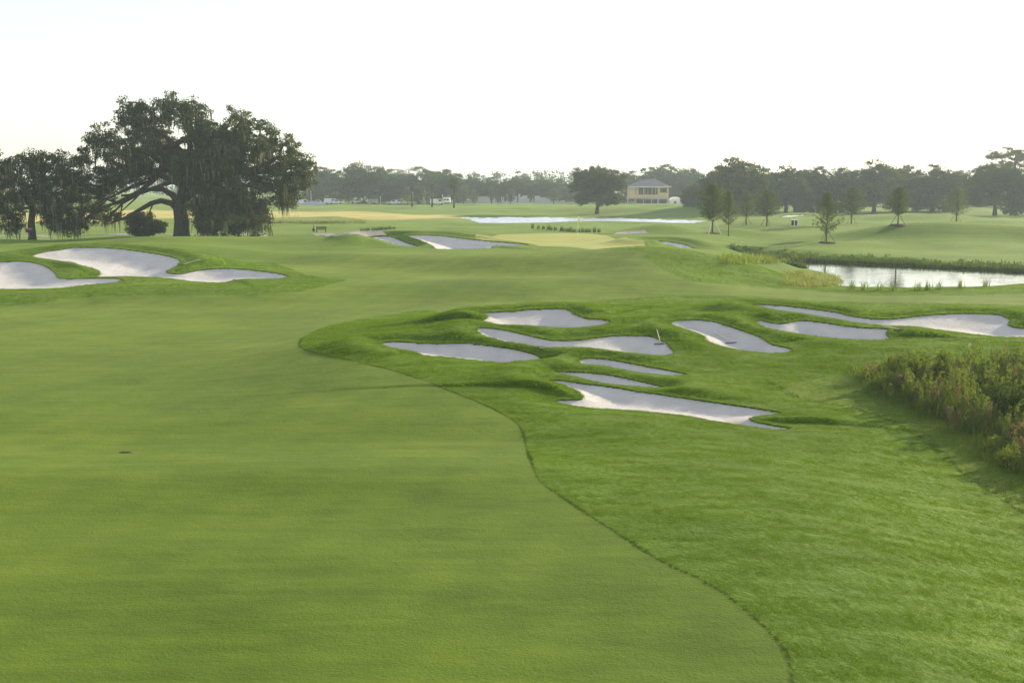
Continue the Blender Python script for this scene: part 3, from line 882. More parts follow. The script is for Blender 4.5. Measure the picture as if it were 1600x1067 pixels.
def shrub(name, label, loc, blobs, seed, per, leaves, crad, leaf, mat, cat='shrub', group=None, flat=0.7, stems=5):
    r = np.random.default_rng(seed)
    C, own = blob_clumps(blobs, per, r, 0.3)
    P = clump_leaves(C, leaves, crad, r, flat); P = P[P[:, 2] > -0.05]
    mb = MB()
    for k in range(stems):
        q = C[r.integers(0, len(C))]
        mb.tube(bend((r.normal() * 0.1, r.normal() * 0.1, -0.1), q, 0.03, r, 3), [0.05, 0.04, 0.03, 0.015], 5)
    t = thing(name, label, cat, loc, 0, group)
    link('stem', mb.mesh('stem', 'bark'), t); link('foliage', leaf_mesh('foliage', P, leaf, mat, r), t)
    return t
g = ground(227, 150.0)
shrub('shrub', 'round dark shrub under the arching limb of the big oak', g, [(0, 0, 1.4, 2.3, 1.8, 1.3), (-0.4, 0, 2.6, 1.7, 1.3, 1.0), (2.0, 0, 1.5, 1.1, 1, 0.9)], 41, 46, 60, 0.5, 0.2, 'oak_leaves')

# ------------------------------------------------------------------ trees of the far line
def broad(seed, n, gaps=0.0, h=12.0, w=6.0, low=2.0, mat='far_leaves', leaf=0.5, per=4.0, cl=34, crad=1.0, skirt=1.0):
    r = np.random.default_rng(seed)
    bl = []
    for k in range(n):
        a = r.uniform(0, 2 * math.pi); rad = math.sqrt(r.uniform(0, 1)) * w * 0.72
        zt = low + (h - low) * (0.30 + 0.58 * r.uniform() * (1 - 0.55 * (rad / w) ** 2))
        s = r.uniform(1.3, 2.4) * (w / 6.0) ** 0.5
        bl.append((rad * math.cos(a), rad * math.sin(a), zt, s * 1.15, s * 1.15, s * 0.85))
    bl.append((0, 0, h - 1.8, w * 0.35, w * 0.35, 1.7))
    for k in range(int(n * 1.3)):
        a = r.uniform(0, 2 * math.pi)
        q = w * r.uniform(0.45, 0.85); bl.append((q * math.cos(a), q * math.sin(a), skirt + r.uniform(0.3, h * 0.5), 1.9, 1.9, 1.6))
    tk = [(0, 0, -0.3), (0.1, 0, low * 0.7), (r.normal() * 0.3, 0, low * 1.5), (r.normal() * 0.5, 0, h * 0.55)]
    return tree_meshes(seed + 500, tk, 0.45, [tk[2], tk[3]], bl, per * (1 - gaps), cl, crad, leaf, mat, twigs=3)

def pine(seed, h=18.0):
    r = np.random.default_rng(seed)
    bl = []
    for k in range(30):
        z = h * r.uniform(0.66, 1.0); a = r.uniform(0, 2 * math.pi); rad = (1.15 - z / h) * 9 + r.uniform(0, 2.4)
        bl.append((rad * math.cos(a), rad * math.sin(a), z, r.uniform(1.0, 1.8), r.uniform(1.0, 1.8), 0.6))
    tk = [(0, 0, -0.3), (0.1, 0, h * 0.35), (-0.1, 0, h * 0.7), (0.1, 0, h * 0.97)]
    return tree_meshes(seed, tk, 0.3, [(0, 0, h * 0.6), (0, 0, h * 0.72), (0, 0, h * 0.8)], bl, 6.0, 22, 0.6, 0.4, 'far_leaves', shell=0.2, twigs=4)

PROTO = {'a': broad(1, 15), 'b': broad(2, 19, h=13), 'c': broad(3, 13, 0.35, h=13.5), 'd': broad(4, 12, low=0.6, h=8.0), 'e': broad(5, 17, 0.1, h=12, w=5.2),
         'p': pine(6), 'o': broad(8, 26, 0.0, h=13.0, w=7.2, low=3.0, leaf=0.36, per=5.5, cl=44, crad=0.85, skirt=3.0)}
PH = {'a': (12, 6.6), 'b': (13, 6.6), 'c': (13.5, 6.6), 'd': (8, 6.6), 'e': (12, 5.8), 'p': (18, 4.4), 'o': (13, 7.8)}
def far_tree(kind, px, d, w_px, top, label, group, name='oak_tree', rot=None):
    g = ground(px, d)
    ht = (at_depth(px, top, d)[2] - g[2]); hw = w_px * 0.5 * d / FPX
    h0, w0 = PH[kind]
    sc = (hw / w0, hw / w0, ht / h0)
    place_tree(name, PROTO[kind], label, g, sc, rot if rot is not None else (px * 0.37) % 6.28, group=group)

far_tree('o', 932, 300, 96, 257, 'dark round oak standing alone behind the far pond', None, rot=0.4)
LEFTG = 'hazy trees behind the building site'
for k, px, d, w, top, lab in [
    ('b', 505, 440, 70, 264, 'hazy oak in the far line next to the big oak\'s right edge'),
    ('a', 562, 425, 92, 257, 'broad hazy oak, tallest left of the three palms'),
    ('e', 612, 440, 62, 268, 'olive tinted hazy tree between two broad oaks of the far line'),
    ('c', 655, 430, 72, 262, 'dark hazy oak behind the palm nearest the building site vehicles'),
    ('b', 697, 440, 62, 268, 'dark hazy oak behind the palm with the full head'),
    ('a', 737, 470, 62, 279, 'low hazy oak behind the left end of the grey block walls'),
    ('e', 768, 465, 56, 281, 'rounded hazy oak behind the tall rectangular block wall'),
    ('b', 812, 470, 70, 278, 'broad hazy oak behind the stepped block walls'),
    ('a', 850, 475, 60, 279, 'hazy oak behind the right end of the block walls'),
    ('e', 884, 470, 46, 287, 'small hazy oak tucked left of the lone round oak')]:
    far_tree(k, px, d, w * 1.1, top - 4, lab, LEFTG)
far_tree('c', 627, 640, 40, 263, 'pale far tree peeping through the gap left of the palms', LEFTG)
MIDG = 'hazy trees round the yellow house'
for k, px, d, w, top, lab in [
    ('e', 985, 455, 60, 271, 'hazy oak just behind the left corner of the yellow house'),
    ('b', 1038, 470, 84, 260, 'open crowned hazy oak rising behind the yellow house roof'),
    ('a', 1078, 450, 62, 266, 'hazy oak just right of the yellow house'),
    ('d', 1083, 330, 46, 292, 'low bushy dark tree right of the white tent'),]:
    far_tree(k, px, d, w * 1.08, top - 4, lab, MIDG)
RIGHTG = 'tall dark trees along the right tree line'
for k, px, d, w, top, lab in [
    ('b', 1145, 330, 92, 252, 'tall ragged oak with sky gaps, left end of the right tree line'),
    ('b', 1118, 345, 60, 268, 'dark oak behind the staked tree with the white poles'),
    ('e', 1192, 360, 60, 270, 'dark oak right of the tall ragged one'),
    ('a', 1225, 350, 72, 264, 'rounded oak behind the water coolers'),
    ('d', 1252, 335, 40, 292, 'low mossy tree at the gap beyond the water coolers'),
    ('b', 1275, 355, 72, 266, 'dark oak left behind the conical staked tree'),
    ('e', 1312, 360, 60, 269, 'narrow dark oak between conical staked tree and its right neighbour'),
    ('a', 1362, 345, 86, 256, 'tall domed oak in the middle of the right tree line'),
    ('b', 1408, 355, 66, 264, 'dark oak behind the ringed staked tree'),
    ('e', 1452, 350, 74, 264, 'broad dark oak left of the rightmost staked tree'),
    ('a', 1492, 360, 62, 272, 'low dark oak behind the rightmost staked tree'),
    ('o', 1550, 325, 92, 258, 'big dense dark oak under the tall pine'),
    ('b', 1605, 320, 76, 262, 'dark oak cut by the right picture edge'),
    ('a', 1690, 330, 90, 258, 'dark oak beyond the right picture edge')]:
    far_tree(k, px, d * 0.88, w * 1.15, top - 7, lab, RIGHTG)
far_tree('p', 1577, 345, 74, 231, 'tall open pine rising above the right end of the tree line', RIGHTG, 'pine_tree', 1.0)
far_tree('p', 1606, 350, 60, 236, 'second open pine, cut by the right picture edge', RIGHTG, 'pine_tree', 2.6)

# a far wood that reads as one hazy mass
r = np.random.default_rng(77)
C = []
for px in np.arange(-300, 1950, 9.0):
    d = 690 + 60 * math.sin(px * 0.013) + r.uniform(-25, 25)
    x = (px - 800) / FPX * d
    hgt = 13.5 + 3.5 * vnoise(px, 0, 60) + r.normal() * 0.9 + 1.8 * S((760 - px) / 200.0) * S((px - 640) / 60)
    for k in range(7):
        C.append((x + r.normal() * 3, d + r.normal() * 5, 1.2 + hgt * (0.1 + 0.9 * (k + r.uniform()) / 7)))
C = np.array(C)
P = clump_leaves(C, 26, 2.6, r, 0.7)
link('far_wood', leaf_mesh('far_wood', P, 1.3, 'far_leaves', r), kind='stuff', label='far wooded skyline fading into haze', category='wood')
# undergrowth closing the foot of the tree lines
C = []
for px in np.arange(440, 1760, 4.0):
    if 1216 < px < 1266 or 955 < px < 1058: continue
    d = (478 if px < 1070 else 378) + r.uniform(-8, 8)
    g = ((px - 800) / FPX * d, d)
    n = 3 if px < 900 else 4
    for k in range(n):
        C.append((g[0] + r.normal() * 1.0, g[1] + r.normal() * 2, 0.6 + r.uniform(0.1, 6.0)))
P = clump_leaves(np.array(C), 34, 1.5, r, 0.8)
link('undergrowth', leaf_mesh('undergrowth', P, 0.7, 'far_leaves', r), kind='stuff', label='bushy undergrowth at the foot of the far trees', category='undergrowth')

# ------------------------------------------------------------------ young trees
def young(seed, h=6.0, w=1.7, low=1.3, cone=0.6, leaf=0.15, n=70, mat='young_leaves', oval=False):
    r = np.random.default_rng(seed)
    mb = MB()
    mb.tube([(0, 0, -0.2), (0.03, 0, h * 0.3), (-0.03, 0.02, h * 0.6), (0, 0, h * 0.97)], [0.11, 0.085, 0.055, 0.015], 7)
    C = []
    for k in range(n):
        t = (k + r.uniform()) / n
        z = low + (h - low) * t
        rad = w * ((1 - t) ** cone) * min(1, t / 0.15 + 0.55) * 1.15 if not oval else w * 1.1 * math.sin(math.pi * (0.12 + 0.86 * t) ** 0.8) ** 0.75
        a = k * 2.4 + r.normal() * 0.3; L = rad * r.uniform(0.55, 1.12)
        q = np.array([L * math.cos(a), L * math.sin(a), z + 0.30 * L])
        mb.tube(bend((0, 0, z - 0.25 * L), q, 0.05, r, 3), [0.028, 0.02, 0.014, 0.006], 4)
        for s in (0.4, 0.7, 0.95):
            C.append(np.array([0, 0, z - 0.25 * L]) * (1 - s) + q * s)
    P = clump_leaves(np.array(C), 20, 0.36, r, 0.75)
    return dict(trunk=mb.mesh('trunk', 'bark', True), crown=leaf_mesh('crown', P, leaf, mat, r))
def stake_mesh(a, h=1.5, rad=1.1, mat='stake_wood', th=0.035):
    return MB().tube([(rad * math.cos(a), rad * math.sin(a), -0.08), (0.07 * math.cos(a), 0.07 * math.sin(a), h)], [th, th], 6).mesh('stake', mat)
STAKES = [stake_mesh(a, mat='pale_bark') for a in (0.3, 2.4, 4.4)]
WHITE_STAKES = [stake_mesh(a, 2.0, 1.2, 'white_paint', 0.06) for a in (5.9, 3.6, 1.8)]
mulch = bpy.data.meshes.new('mulch_ring')
ringV = [(0, 0, 0.14)]; ringF = []
for k in range(16):
    a = 2 * math.pi * k / 16; ringV.append((0.75 * math.cos(a), 0.75 * math.sin(a), 0.10)); 
for k in range(16):
    a = 2 * math.pi * k / 16; ringV.append((1.25 * math.cos(a), 1.25 * math.sin(a), -0.12))
for k in range(16):
    j = (k + 1) % 16
    ringF.append((0, 1 + k, 1 + j)); ringF.append((1 + k, 17 + k, 17 + j, 1 + j))
mulch.from_pydata(ringV, [], ringF); mulch.materials.append(MATS['mulch'])
Y1, Y2, Y3 = young(61, 6.0, 1.9, 1.7, 0.62), young(62, 6.0, 2.0, 1.7, 0.45, n=100, oval=True), young(63, 6.0, 2.4, 1.3, 0.55, n=84)
YG = 'young staked trees right of centre'
for me, px, by, top, wpx, lab, stakes, ring in [
    (Y2, 1113, 365, 289, 50, 'young tree held by white poles, leftmost of the staked trees', WHITE_STAKES, True),
    (Y1, 1138, 369.5, 300, 32, 'slim young tree without stakes in front of the white-poled one', [], False),
    (Y1, 1166, 352, 300, 34, 'young staked tree, third from the left behind a mound', STAKES, False),
    (Y2, 1198, 353, 298, 42, 'broad young staked tree left of the water coolers', STAKES, False),
    (Y3, 1291, 379, 303, 46, 'spiky conical young tree nearest the pond, staked', STAKES, True),
    (Y2, 1330, 350, 294, 42, 'young staked tree just right behind the spiky one', STAKES, False),
    (Y2, 1403, 351.5, 294, 38, 'egg shaped young tree in a pale mulch ring', STAKES, True),
    (Y3, 1494, 346, 294, 46, 'rightmost young staked tree before the dense oaks', STAKES, False)]:
    p = hit(px, by)
    if p[1] > 300: p = ground(px, CZ * FPX / (by - HORIZON))
    ht = at_depth(px, top, p[1])[2] - p[2]; hw = wpx * 0.5 * p[1] / FPX
    t = thing('young_tree', lab, 'tree', p, px * 0.1, YG)
    w0 = {id(Y1): 1.9, id(Y2): 2.0, id(Y3): 2.4}[id(me)]
    for k, m_ in me.items():
        o = link(k, m_, t); o.scale = (hw / w0, hw / w0, ht / 6.0)
    for s_ in stakes: link('stake', s_, t)
    if ring: link('mulch_ring', mulch, t)
PALE = young(66, 6.0, 1.7, 1.2, 0.5, 0.3, 40, 'pale_leaves', oval=True)
PG = 'young pale trees at the building site'
for px, d, top, wpx, lab in [(547, 418, 291, 20, 'pale young tree left of the building site vehicles'), (638, 418, 293, 18, 'pale young tree beside the leftmost palm'), (725, 418, 290, 22, 'pale young tree just right of the full-headed palm'),
    (741, 415, 296, 14, 'small pale young tree left of the tall block wall'), (768, 415, 290, 10, 'thin pale young tree right of the tall block wall'), (778, 412, 302, 12, 'short young tree between block wall piers'),
    (798, 412, 295, 18, 'dark young tree in front of the block wall piers'), (865, 412, 295, 22, 'round topped young tree at the right end of the block walls')]:
    g = ground(px, d); ht = at_depth(px, top, d)[2] - g[2]; hw = wpx * 0.5 * d / FPX
    t = thing('young_tree', lab, 'tree', g, px * 0.2, PG)
    for k, m_ in PALE.items():
        o = link(k, m_, t); o.scale = (hw / 1.7, hw / 1.7, ht / 6.0)

# ------------------------------------------------------------------ palms
def frond_mesh(name, L, droop, r, n=11):
    """one arching fan-like frond along +x"""
    V = []; F = []
    pts = [(L * t * math.cos(droop * t * 0.6), 0, L * (0.35 * t - droop * 0.55 * t * t)) for t in np.linspace(0, 1, 6)]
    mb = MB(); mb.tube(pts, [0.04, 0.035, 0.03, 0.025, 0.015, 0.008], 4)
    for k in range(n * 2):
        t = 0.35 + 0.65 * (k // 2) / (n - 1); s = 1 if k % 2 else -1
        i = min(4, int(t * 5)); f = t * 5 - i
        p = np.array(pts[i]) * (1 - f) + np.array(pts[i + 1]) * f
        l = 0.75 * (1.15 - 0.6 * abs(t - 0.6))
        tip = p + np.array([l * 0.7, s * l * 0.75, -0.25 * l]); w = np.array([0.09, 0, 0.0])
        mb.add([p - w, p + w, tip], [(0, 1, 2)])
    return mb.mesh(name, 'far_leaves')
def palm(px, base_y, top, label, full, seed):
    d = 335.0
    g = ground(px, d); r = np.random.default_rng(seed)
    ht = at_depth(px, top, d)[2] - g[2]
    t = thing('palm_tree', label, 'palm', g, 0, 'three palms behind the straw field')
    tr = ht - (2.2 if full else 2.4)
    MB().tube([(0, 0, -0.3), (0.05, 0, tr * 0.5), (0, 0, tr)], [0.30, 0.24, 0.24], 8).build('trunk', 'bark', t, True)
    if full:
        crown = [frond_mesh('frond', 2.5, q, r) for q in (0.2, 0.9, 1.7)]
        for k in range(34):
            o = link('frond', crown[k % 3], t, (0, 0, tr))
            o.rotation_euler = (0, math.radians([-50, -15, 15][k % 3]) + r.normal() * 0.15, k * 2.4)
    else:
        fr = frond_mesh('frond', 2.3, 0.1, r, 8)
        for k in range(8):
            o = link('frond', fr, t, (0, 0, tr - 0.1)); o.rotation_euler = (0, math.radians(-66) + r.normal() * 0.06, k * 0.8)
palm(710, 327, 279, 'palm with a full round head of fronds', True, 1)
palm(676, 327, 287.5, 'middle palm of the three, its fronds tied upright', False, 2)
palm(645, 327, 290.5, 'leftmost of the three palms, thin with tied up fronds', False, 3)
# ------------------------------------------------------------------ unfinished yellow house
def wall_mesh(name, x0, x1, z0, z1, y0, y1, holes, mat):
    xs = sorted({x0, x1, *[v for h in holes for v in h[:2]]}); zs = sorted({z0, z1, *[v for h in holes for v in h[2:]]})
    solid = {}
    for i in range(len(xs) - 1):
        for j in range(len(zs) - 1):
            cx, cz = (xs[i] + xs[i + 1]) / 2, (zs[j] + zs[j + 1]) / 2
            solid[i, j] = not any(h[0] < cx < h[1] and h[2] < cz < h[3] for h in holes)
    mb = MB()
    for (i, j), s in solid.items():
        if not s: continue
        a, b, c, d = xs[i], xs[i + 1], zs[j], zs[j + 1]
        mb.add([(a, y0, c), (b, y0, c), (b, y0, d), (a, y0, d)], [(0, 1, 2, 3)])
        mb.add([(a, y1, c), (b, y1, c), (b, y1, d), (a, y1, d)], [(3, 2, 1, 0)])
        if not solid.get((i - 1, j)): mb.add([(a, y0, c), (a, y1, c), (a, y1, d), (a, y0, d)], [(3, 2, 1, 0)])
        if not solid.get((i + 1, j)): mb.add([(b, y0, c), (b, y1, c), (b, y1, d), (b, y0, d)], [(0, 1, 2, 3)])
        if not solid.get((i, j - 1)): mb.add([(a, y0, c), (b, y0, c), (b, y1, c), (a, y1, c)], [(3, 2, 1, 0)])
        if not solid.get((i, j + 1)): mb.add([(a, y0, d), (b, y0, d), (b, y1, d), (a, y1, d)], [(0, 1, 2, 3)])
    return mb.mesh(name, mat)

HD = 428.0; K = HD / FPX
hg = ground(1013, HD); HZ = 320.0
house = thing('house', 'unfinished two storey house with yellow plywood walls and dark hip roof', 'house', hg)
hx = lambda p: (p - 1013) * K
hz = lambda p: at_depth(1013, p, HD)[2] - hg[2]
zf, zw0, ze = hz(308.5), hz(308.5), hz(292.6)
depth = 11.0
W0, W1 = hx(983.1), hx(1042.8)
op = [(hx(995.8), hx(1025.4), hz(304.4), hz(293.5)), (hx(991.3), hx(992.3), hz(303.5), hz(293.8)), (hx(1029.5), hx(1039.8), hz(301.2), hz(293.9))]
link('front_wall', wall_mesh('front_wall', W0, W1, zw0, ze, 0, 0.2, op, 'plywood'), house)
link('side_wall', MB().box(W1 - 0.2, W1, 0.202, depth, zw0, ze).mesh('side_wall', 'plywood'), house)
link('side_wall', MB().box(W0, W0 + 0.2, 0.202, depth, zw0, ze).mesh('side_wall', 'plywood'), house)
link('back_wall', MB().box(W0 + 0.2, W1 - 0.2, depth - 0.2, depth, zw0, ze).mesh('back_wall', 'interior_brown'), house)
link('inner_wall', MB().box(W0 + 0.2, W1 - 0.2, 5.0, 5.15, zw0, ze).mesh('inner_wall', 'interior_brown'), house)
for p, w in ((1004.0, 0.32), (1016.5, 0.15), (1022.3, 0.2)):
    link('opening_post', MB().box(hx(p) - w / 2, hx(p) + w / 2, 0.03, 0.17, hz(304.4), hz(293.5)).mesh('opening_post', 'stud_wood'), house)
for p in (1007.5, 1012, 1019, 1034):
    link('stud', MB().box(hx(p) - 0.06, hx(p) + 0.06, 3.0, 3.12, zw0 + 0.25, ze).mesh('stud', 'stud_wood'), house)
link('upper_floor', MB().box(hx(978.4), W1 + 0.05, -0.5, depth, zf - 0.75, zf - 0.003).mesh('upper_floor', 'house_concrete'), house)
link('deck_edge', MB().box(hx(978.0), hx(1007.5), -1.9, -0.503, zf - 0.5, zf + 0.05).mesh('deck_edge', 'house_concrete'), house)
for p, w, y in ((978.9, 0.32, -1.7), (991.2, 0.36, -1.7), (1003.8, 0.3, -0.3), (1016.5, 0.26, -0.3), (1026.6, 0.62, -0.3), (1041.2, 0.6, -0.3)):
    link('column', MB().box(hx(p) - w / 2, hx(p) + w / 2, y, y + 0.34, -1.0, zf - 0.5 if y < -1 else zf - 0.753).mesh('column', 'house_concrete'), house)
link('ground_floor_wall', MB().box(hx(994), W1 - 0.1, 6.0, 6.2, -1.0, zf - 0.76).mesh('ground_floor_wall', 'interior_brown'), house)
link('plank', MB().box(hx(984), hx(987.5), 1.2, 1.4, -1.0, zf - 1.4).mesh('plank', 'stud_wood'), house)
e0, e1, ry = hx(980.4), hx(1046.2), hz(279.6)
roof = MB().add([(e0, -0.9, ze + 0.22), (e1, -0.9, ze + 0.22), (e1, depth + 0.9, ze + 0.22), (e0, depth + 0.9, ze + 0.22), (hx(1011), depth / 2, ry), (hx(1023.5), depth / 2, ry)],
                [(0, 1, 5, 4), (1, 2, 5), (2, 3, 4, 5), (3, 0, 4), (3, 2, 1, 0)]).build('roof', 'roof_felt', house)
link('fascia', MB().box(e0 - 0.02, e1 + 0.02, -0.95, -0.88, ze - 0.06, ze + 0.25).mesh('fascia', 'fascia_white'), roof)
link('soffit', MB().box(e0, e1, -0.878, depth + 0.9, ze + 0.10, ze + 0.215).mesh('soffit', 'fascia_white'), roof)

# white tent beside the house
tg = ground(1053, 432.0)
tent = thing('tent', 'small white domed site tent right of the yellow house', 'tent', tg)
prof = [(-1.6, -1), (1.6, -1), (1.6, 1.5), (0.9, 2.2), (0, 2.4), (-0.9, 2.2), (-1.6, 1.5)]
mbt = MB()
n = 9; V = []; F = []
for i in range(n):
    x = -2.4 + 4.8 * i / (n - 1); hgt = 1.9 + 0.95 * math.sqrt(max(0.0, 1 - (x / 2.4) ** 2))
    V += [(x, -1.5, -1), (x, -1.5, hgt * 0.75), (x, -0.6, hgt), (x, 0.6, hgt), (x, 1.5, hgt * 0.75), (x, 1.5, -1)]
for i in range(n - 1):
    for k in range(5): F.append((i * 6 + k, (i + 1) * 6 + k, (i + 1) * 6 + k + 1, i * 6 + k + 1))
F += [tuple(range(6)), tuple(range((n - 1) * 6, n * 6))[::-1]]
mbt.add(V, F).build('canopy', 'white_paint', tent)
MB().box(-0.7, 0.3, -1.56, -1.5, -0.8, 1.15).build('opening', 'interior_brown', tent)
pg_ = ground(1061.5, 432.0)
MB().tube([(0, 0, -0.5), (0, 0, 2.4)], [0.1, 0.1], 6).build('post', 'white_paint', None, loc=pg_, label='short pale post right of the white tent', kind='thing', category='post')

# ------------------------------------------------------------------ grey block walls of the building site
def block_wall(steps, label, d=446.0, ret=3.0):
    """steps: (px0, px1, top row); the wall turns back at its left end"""
    a = steps[0][0]; b = steps[-1][1]; mid = 0.5 * (a + b)
    g = ground(mid, d); t = thing('block_wall', label, 'wall', g, 0, 'grey block walls under construction')
    k = d / FPX
    mb = MB()
    pts = []
    for (p0, p1, ty) in steps:
        z = at_depth(mid, ty, d)[2] - g[2]
        pts += [((p0 - mid) * k, z), ((p1 - mid) * k, z)]
    prof = [(pts[0][0], -1.5)] + pts + [(pts[-1][0], -1.5)]
    nn = len(prof)
    V = [(x, 0, z) for x, z in prof] + [(x, 0.3, z) for x, z in prof]
    F = [tuple(range(nn))[::-1], tuple(range(nn, 2 * nn))] + [(i, (i + 1) % nn, nn + (i + 1) % nn, nn + i) for i in range(nn)]
    mb.add(V, F).build('front_face', 'block_wall', t)
    x0 = pts[0][0]
    MB().box(x0, x0 + 0.3, 0.303, ret, -1.5, pts[0][1]).build('return_wall', 'block_wall', t)
    x1 = pts[-1][0]
    MB().box(x1 - 0.3, x1, 0.303, ret * 0.7, -1.5, pts[-1][1] - 0.2).build('return_wall', 'block_wall', t)
    return t
block_wall([(716, 733.5, 313), (733.5, 735, 306), (735, 745.5, 311.5)], 'low grey block wall with one thin upright, leftmost of the block walls')
block_wall([(746, 767, 307.3)], 'tall plain rectangular grey block wall', 444)
block_wall([(769.5, 776, 308), (776, 781.5, 314)], 'short grey block wall right of the tall rectangular one', 447)
block_wall([(783, 785, 307.8), (785, 786.2, 314), (786.2, 788, 308), (788, 792, 314.5), (792, 794.5, 303.4), (794.5, 799, 313)], 'row of thin pale block piers of uneven height', 449)
block_wall([(800.5, 803.5, 303.2), (803.5, 808, 306)], 'narrow tall grey block wall right of the thin piers', 446)
block_wall([(810, 813, 303.6), (813, 815.5, 308), (815.5, 824, 305.8), (824, 827, 310)], 'stepped grey block wall in the middle of the building site', 445)
block_wall([(831.5, 833, 309.8), (833, 835, 316), (835, 843.5, 306.3), (843.5, 860, 308.7), (860, 872, 309.6)], 'longest grey block wall, stepping down to the right', 447, 5.0)
block_wall([(874, 886, 316.2)], 'lowest grey block wall, just left of the lone round oak', 440)
g = ground(806, 436.0)
MB().add([(-5.5, 0, -1), (6.5, 0, -1), (6.5, 1.4, -1), (-5.5, 1.4, -1), (-5.2, 0.2, 0.55), (6.2, 0.2, 0.5), (6.2, 1.2, 0.5), (-5.2, 1.2, 0.55)],
         [(3, 2, 1, 0), (4, 5, 6, 7), (0, 1, 5, 4), (1, 2, 6, 5), (2, 3, 7, 6), (3, 0, 4, 7)]).build('concrete_footing', 'house_concrete', None, loc=g, label='low pale concrete footing in front of the stepped block walls', kind='thing', category='footing')

# site vehicles
def wheels(t, xs, w, r=0.36):
    me = MB().tube([(0, -0.12, 0), (0, 0.12, 0)], [r, r], 12).mesh('wheel', 'tyre_rubber', True)
    for x in xs:
        for s in (-1, 1): link('wheel', me, t, (x, s * (w - 0.1), r))
def pickup(px, d, label, paint='white_paint', rot=0.0, van=False, s=1.0):
    g = ground(px, d); t = thing('van' if van else 'pickup_truck', label, 'van' if van else 'truck', g, rot, 'vehicles on the building site')
    t.scale = (s, s, s)
    # profile along x (length), swept across y
    if van: prof = [(-2.6, 0.4), (2.6, 0.4), (2.65, 1.0), (2.0, 1.25), (1.5, 2.15), (-2.5, 2.2), (-2.65, 1.0)]
    else: prof = [(-2.7, 0.45), (2.7, 0.45), (2.75, 0.95), (1.3, 1.1), (0.75, 1.75), (-0.7, 1.78), (-0.85, 1.1), (-2.75, 1.08)]
    n = len(prof); w = 0.95
    V = [(x, -w, z) for x, z in prof] + [(x, w, z) for x, z in prof]
    F = [tuple(range(n))[::-1], tuple(range(n, 2 * n))] + [(i, (i + 1) % n, n + (i + 1) % n, n + i) for i in range(n)]
    F = [f[::-1] for f in F]
    MB().add(V, F).build('body', paint, t)
    for sd in (-1, 1):
        y = sd * (w + 0.012)
        q = [(0.9, 1.2), (0.6, 1.66), (-0.55, 1.68), (-0.6, 1.2)] if not van else [(1.7, 1.3), (1.4, 1.95), (0.4, 2.0), (0.4, 1.3)]
        MB().add([(x, y, z) for x, z in q] + [(x, y - sd * 0.01, z) for x, z in q], [(0, 1, 2, 3), (7, 6, 5, 4), (0, 4, 5, 1), (1, 5, 6, 2), (2, 6, 7, 3), (3, 7, 4, 0)]).build('window', 'dark_glass', t)
    wheels(t, (-1.7, 1.7), w)
for a in [(475, 420, 'white van seen through the gap at the big oak\'s right edge', 'white_paint', 0.3, True), (499, 424, 'white pickup truck in the row right of the big oak', 'white_paint', 0.1, False),
          (520, 424, 'white van at the right end of the row near the big oak', 'white_paint', -0.2, True), (527, 419, 'low white pickup truck partly behind the green rise', 'white_paint', 0.2, False),
          (560, 423, 'white pickup truck half hidden left of the brown spoil heap', 'white_paint', 0.0, False),
          (618, 422, 'white pickup truck left of the pale young tree', 'white_paint', 2.9, False), (684, 420, 'cream van between the two right palms', 'cream_paint', 0.1, True)]:
    pickup(*a)
def trailer(px, d, L, h, label):
    g = ground(px, d); t = thing('site_trailer', label, 'trailer', g, 0, 'white site trailers')
    MB().prism([(-1.2, 0.5), (1.2, 0.5), (1.2, h - 0.1), (0.9, h), (-0.9, h), (-1.2, h - 0.1)], -L / 2, L / 2).build('body', 'white_paint', t)
    for x in (-L * 0.25, L * 0.15): MB().box(x - 0.4, x + 0.4, -1.215, -1.2, 1.3, h - 0.5).build('window', 'dark_glass', t)
    wheels(t, (-0.5, 0.5), 1.0, 0.4)
trailer(585, 426, 3.6, 1.9, 'long low white trailer beside the brown spoil heap')
trailer(699, 424, 2.6, 2.4, 'tall white box trailer right of the cream van')
def pole(px, d, top, label, rad=0.1, mat='white_paint', cat='pole'):
    g = ground(px, d); h = at_depth(px, top, d)[2] - g[2]
    MB().tube([(0, 0, -0.5), (0, 0, h * 0.6), (0, 0, h)], [rad, rad * 0.85, rad * 0.7], 8).build(cat, mat, None, loc=g, label=label, kind='thing', category=cat, group='poles on the building site')
pole(488.5, 428, 298, 'tall thin pale pole right of the big oak'); pole(596, 420, 307, 'white pole right of the long low trailer', 0.16); pole(692.5, 424, 304, 'pale pole just left of the box trailer'); pole(646.3, 425, 300, 'white pole by the leftmost palm', 0.12)
sg = ground(664, 424.0); hgt = at_depth(664, 306, 424)[2] - sg[2]
sh = thing('stone_heap', 'pointed pale stone slab standing left of the cream van', 'slab', sg)
MB().add([(-0.6, -0.2, -0.5), (0.5, -0.2, -0.5), (0.4, 0.2, -0.5), (-0.5, 0.2, -0.5), (-0.25, -0.1, hgt), (0.35, -0.1, hgt * 0.45), (0.25, 0.1, hgt * 0.45), (-0.25, 0.1, hgt * 0.98)],
         [(3, 2, 1, 0), (4, 5, 6, 7), (0, 1, 5, 4), (1, 2, 6, 5), (2, 3, 7, 6), (3, 0, 4, 7)]).build('slab', 'house_concrete', sh)
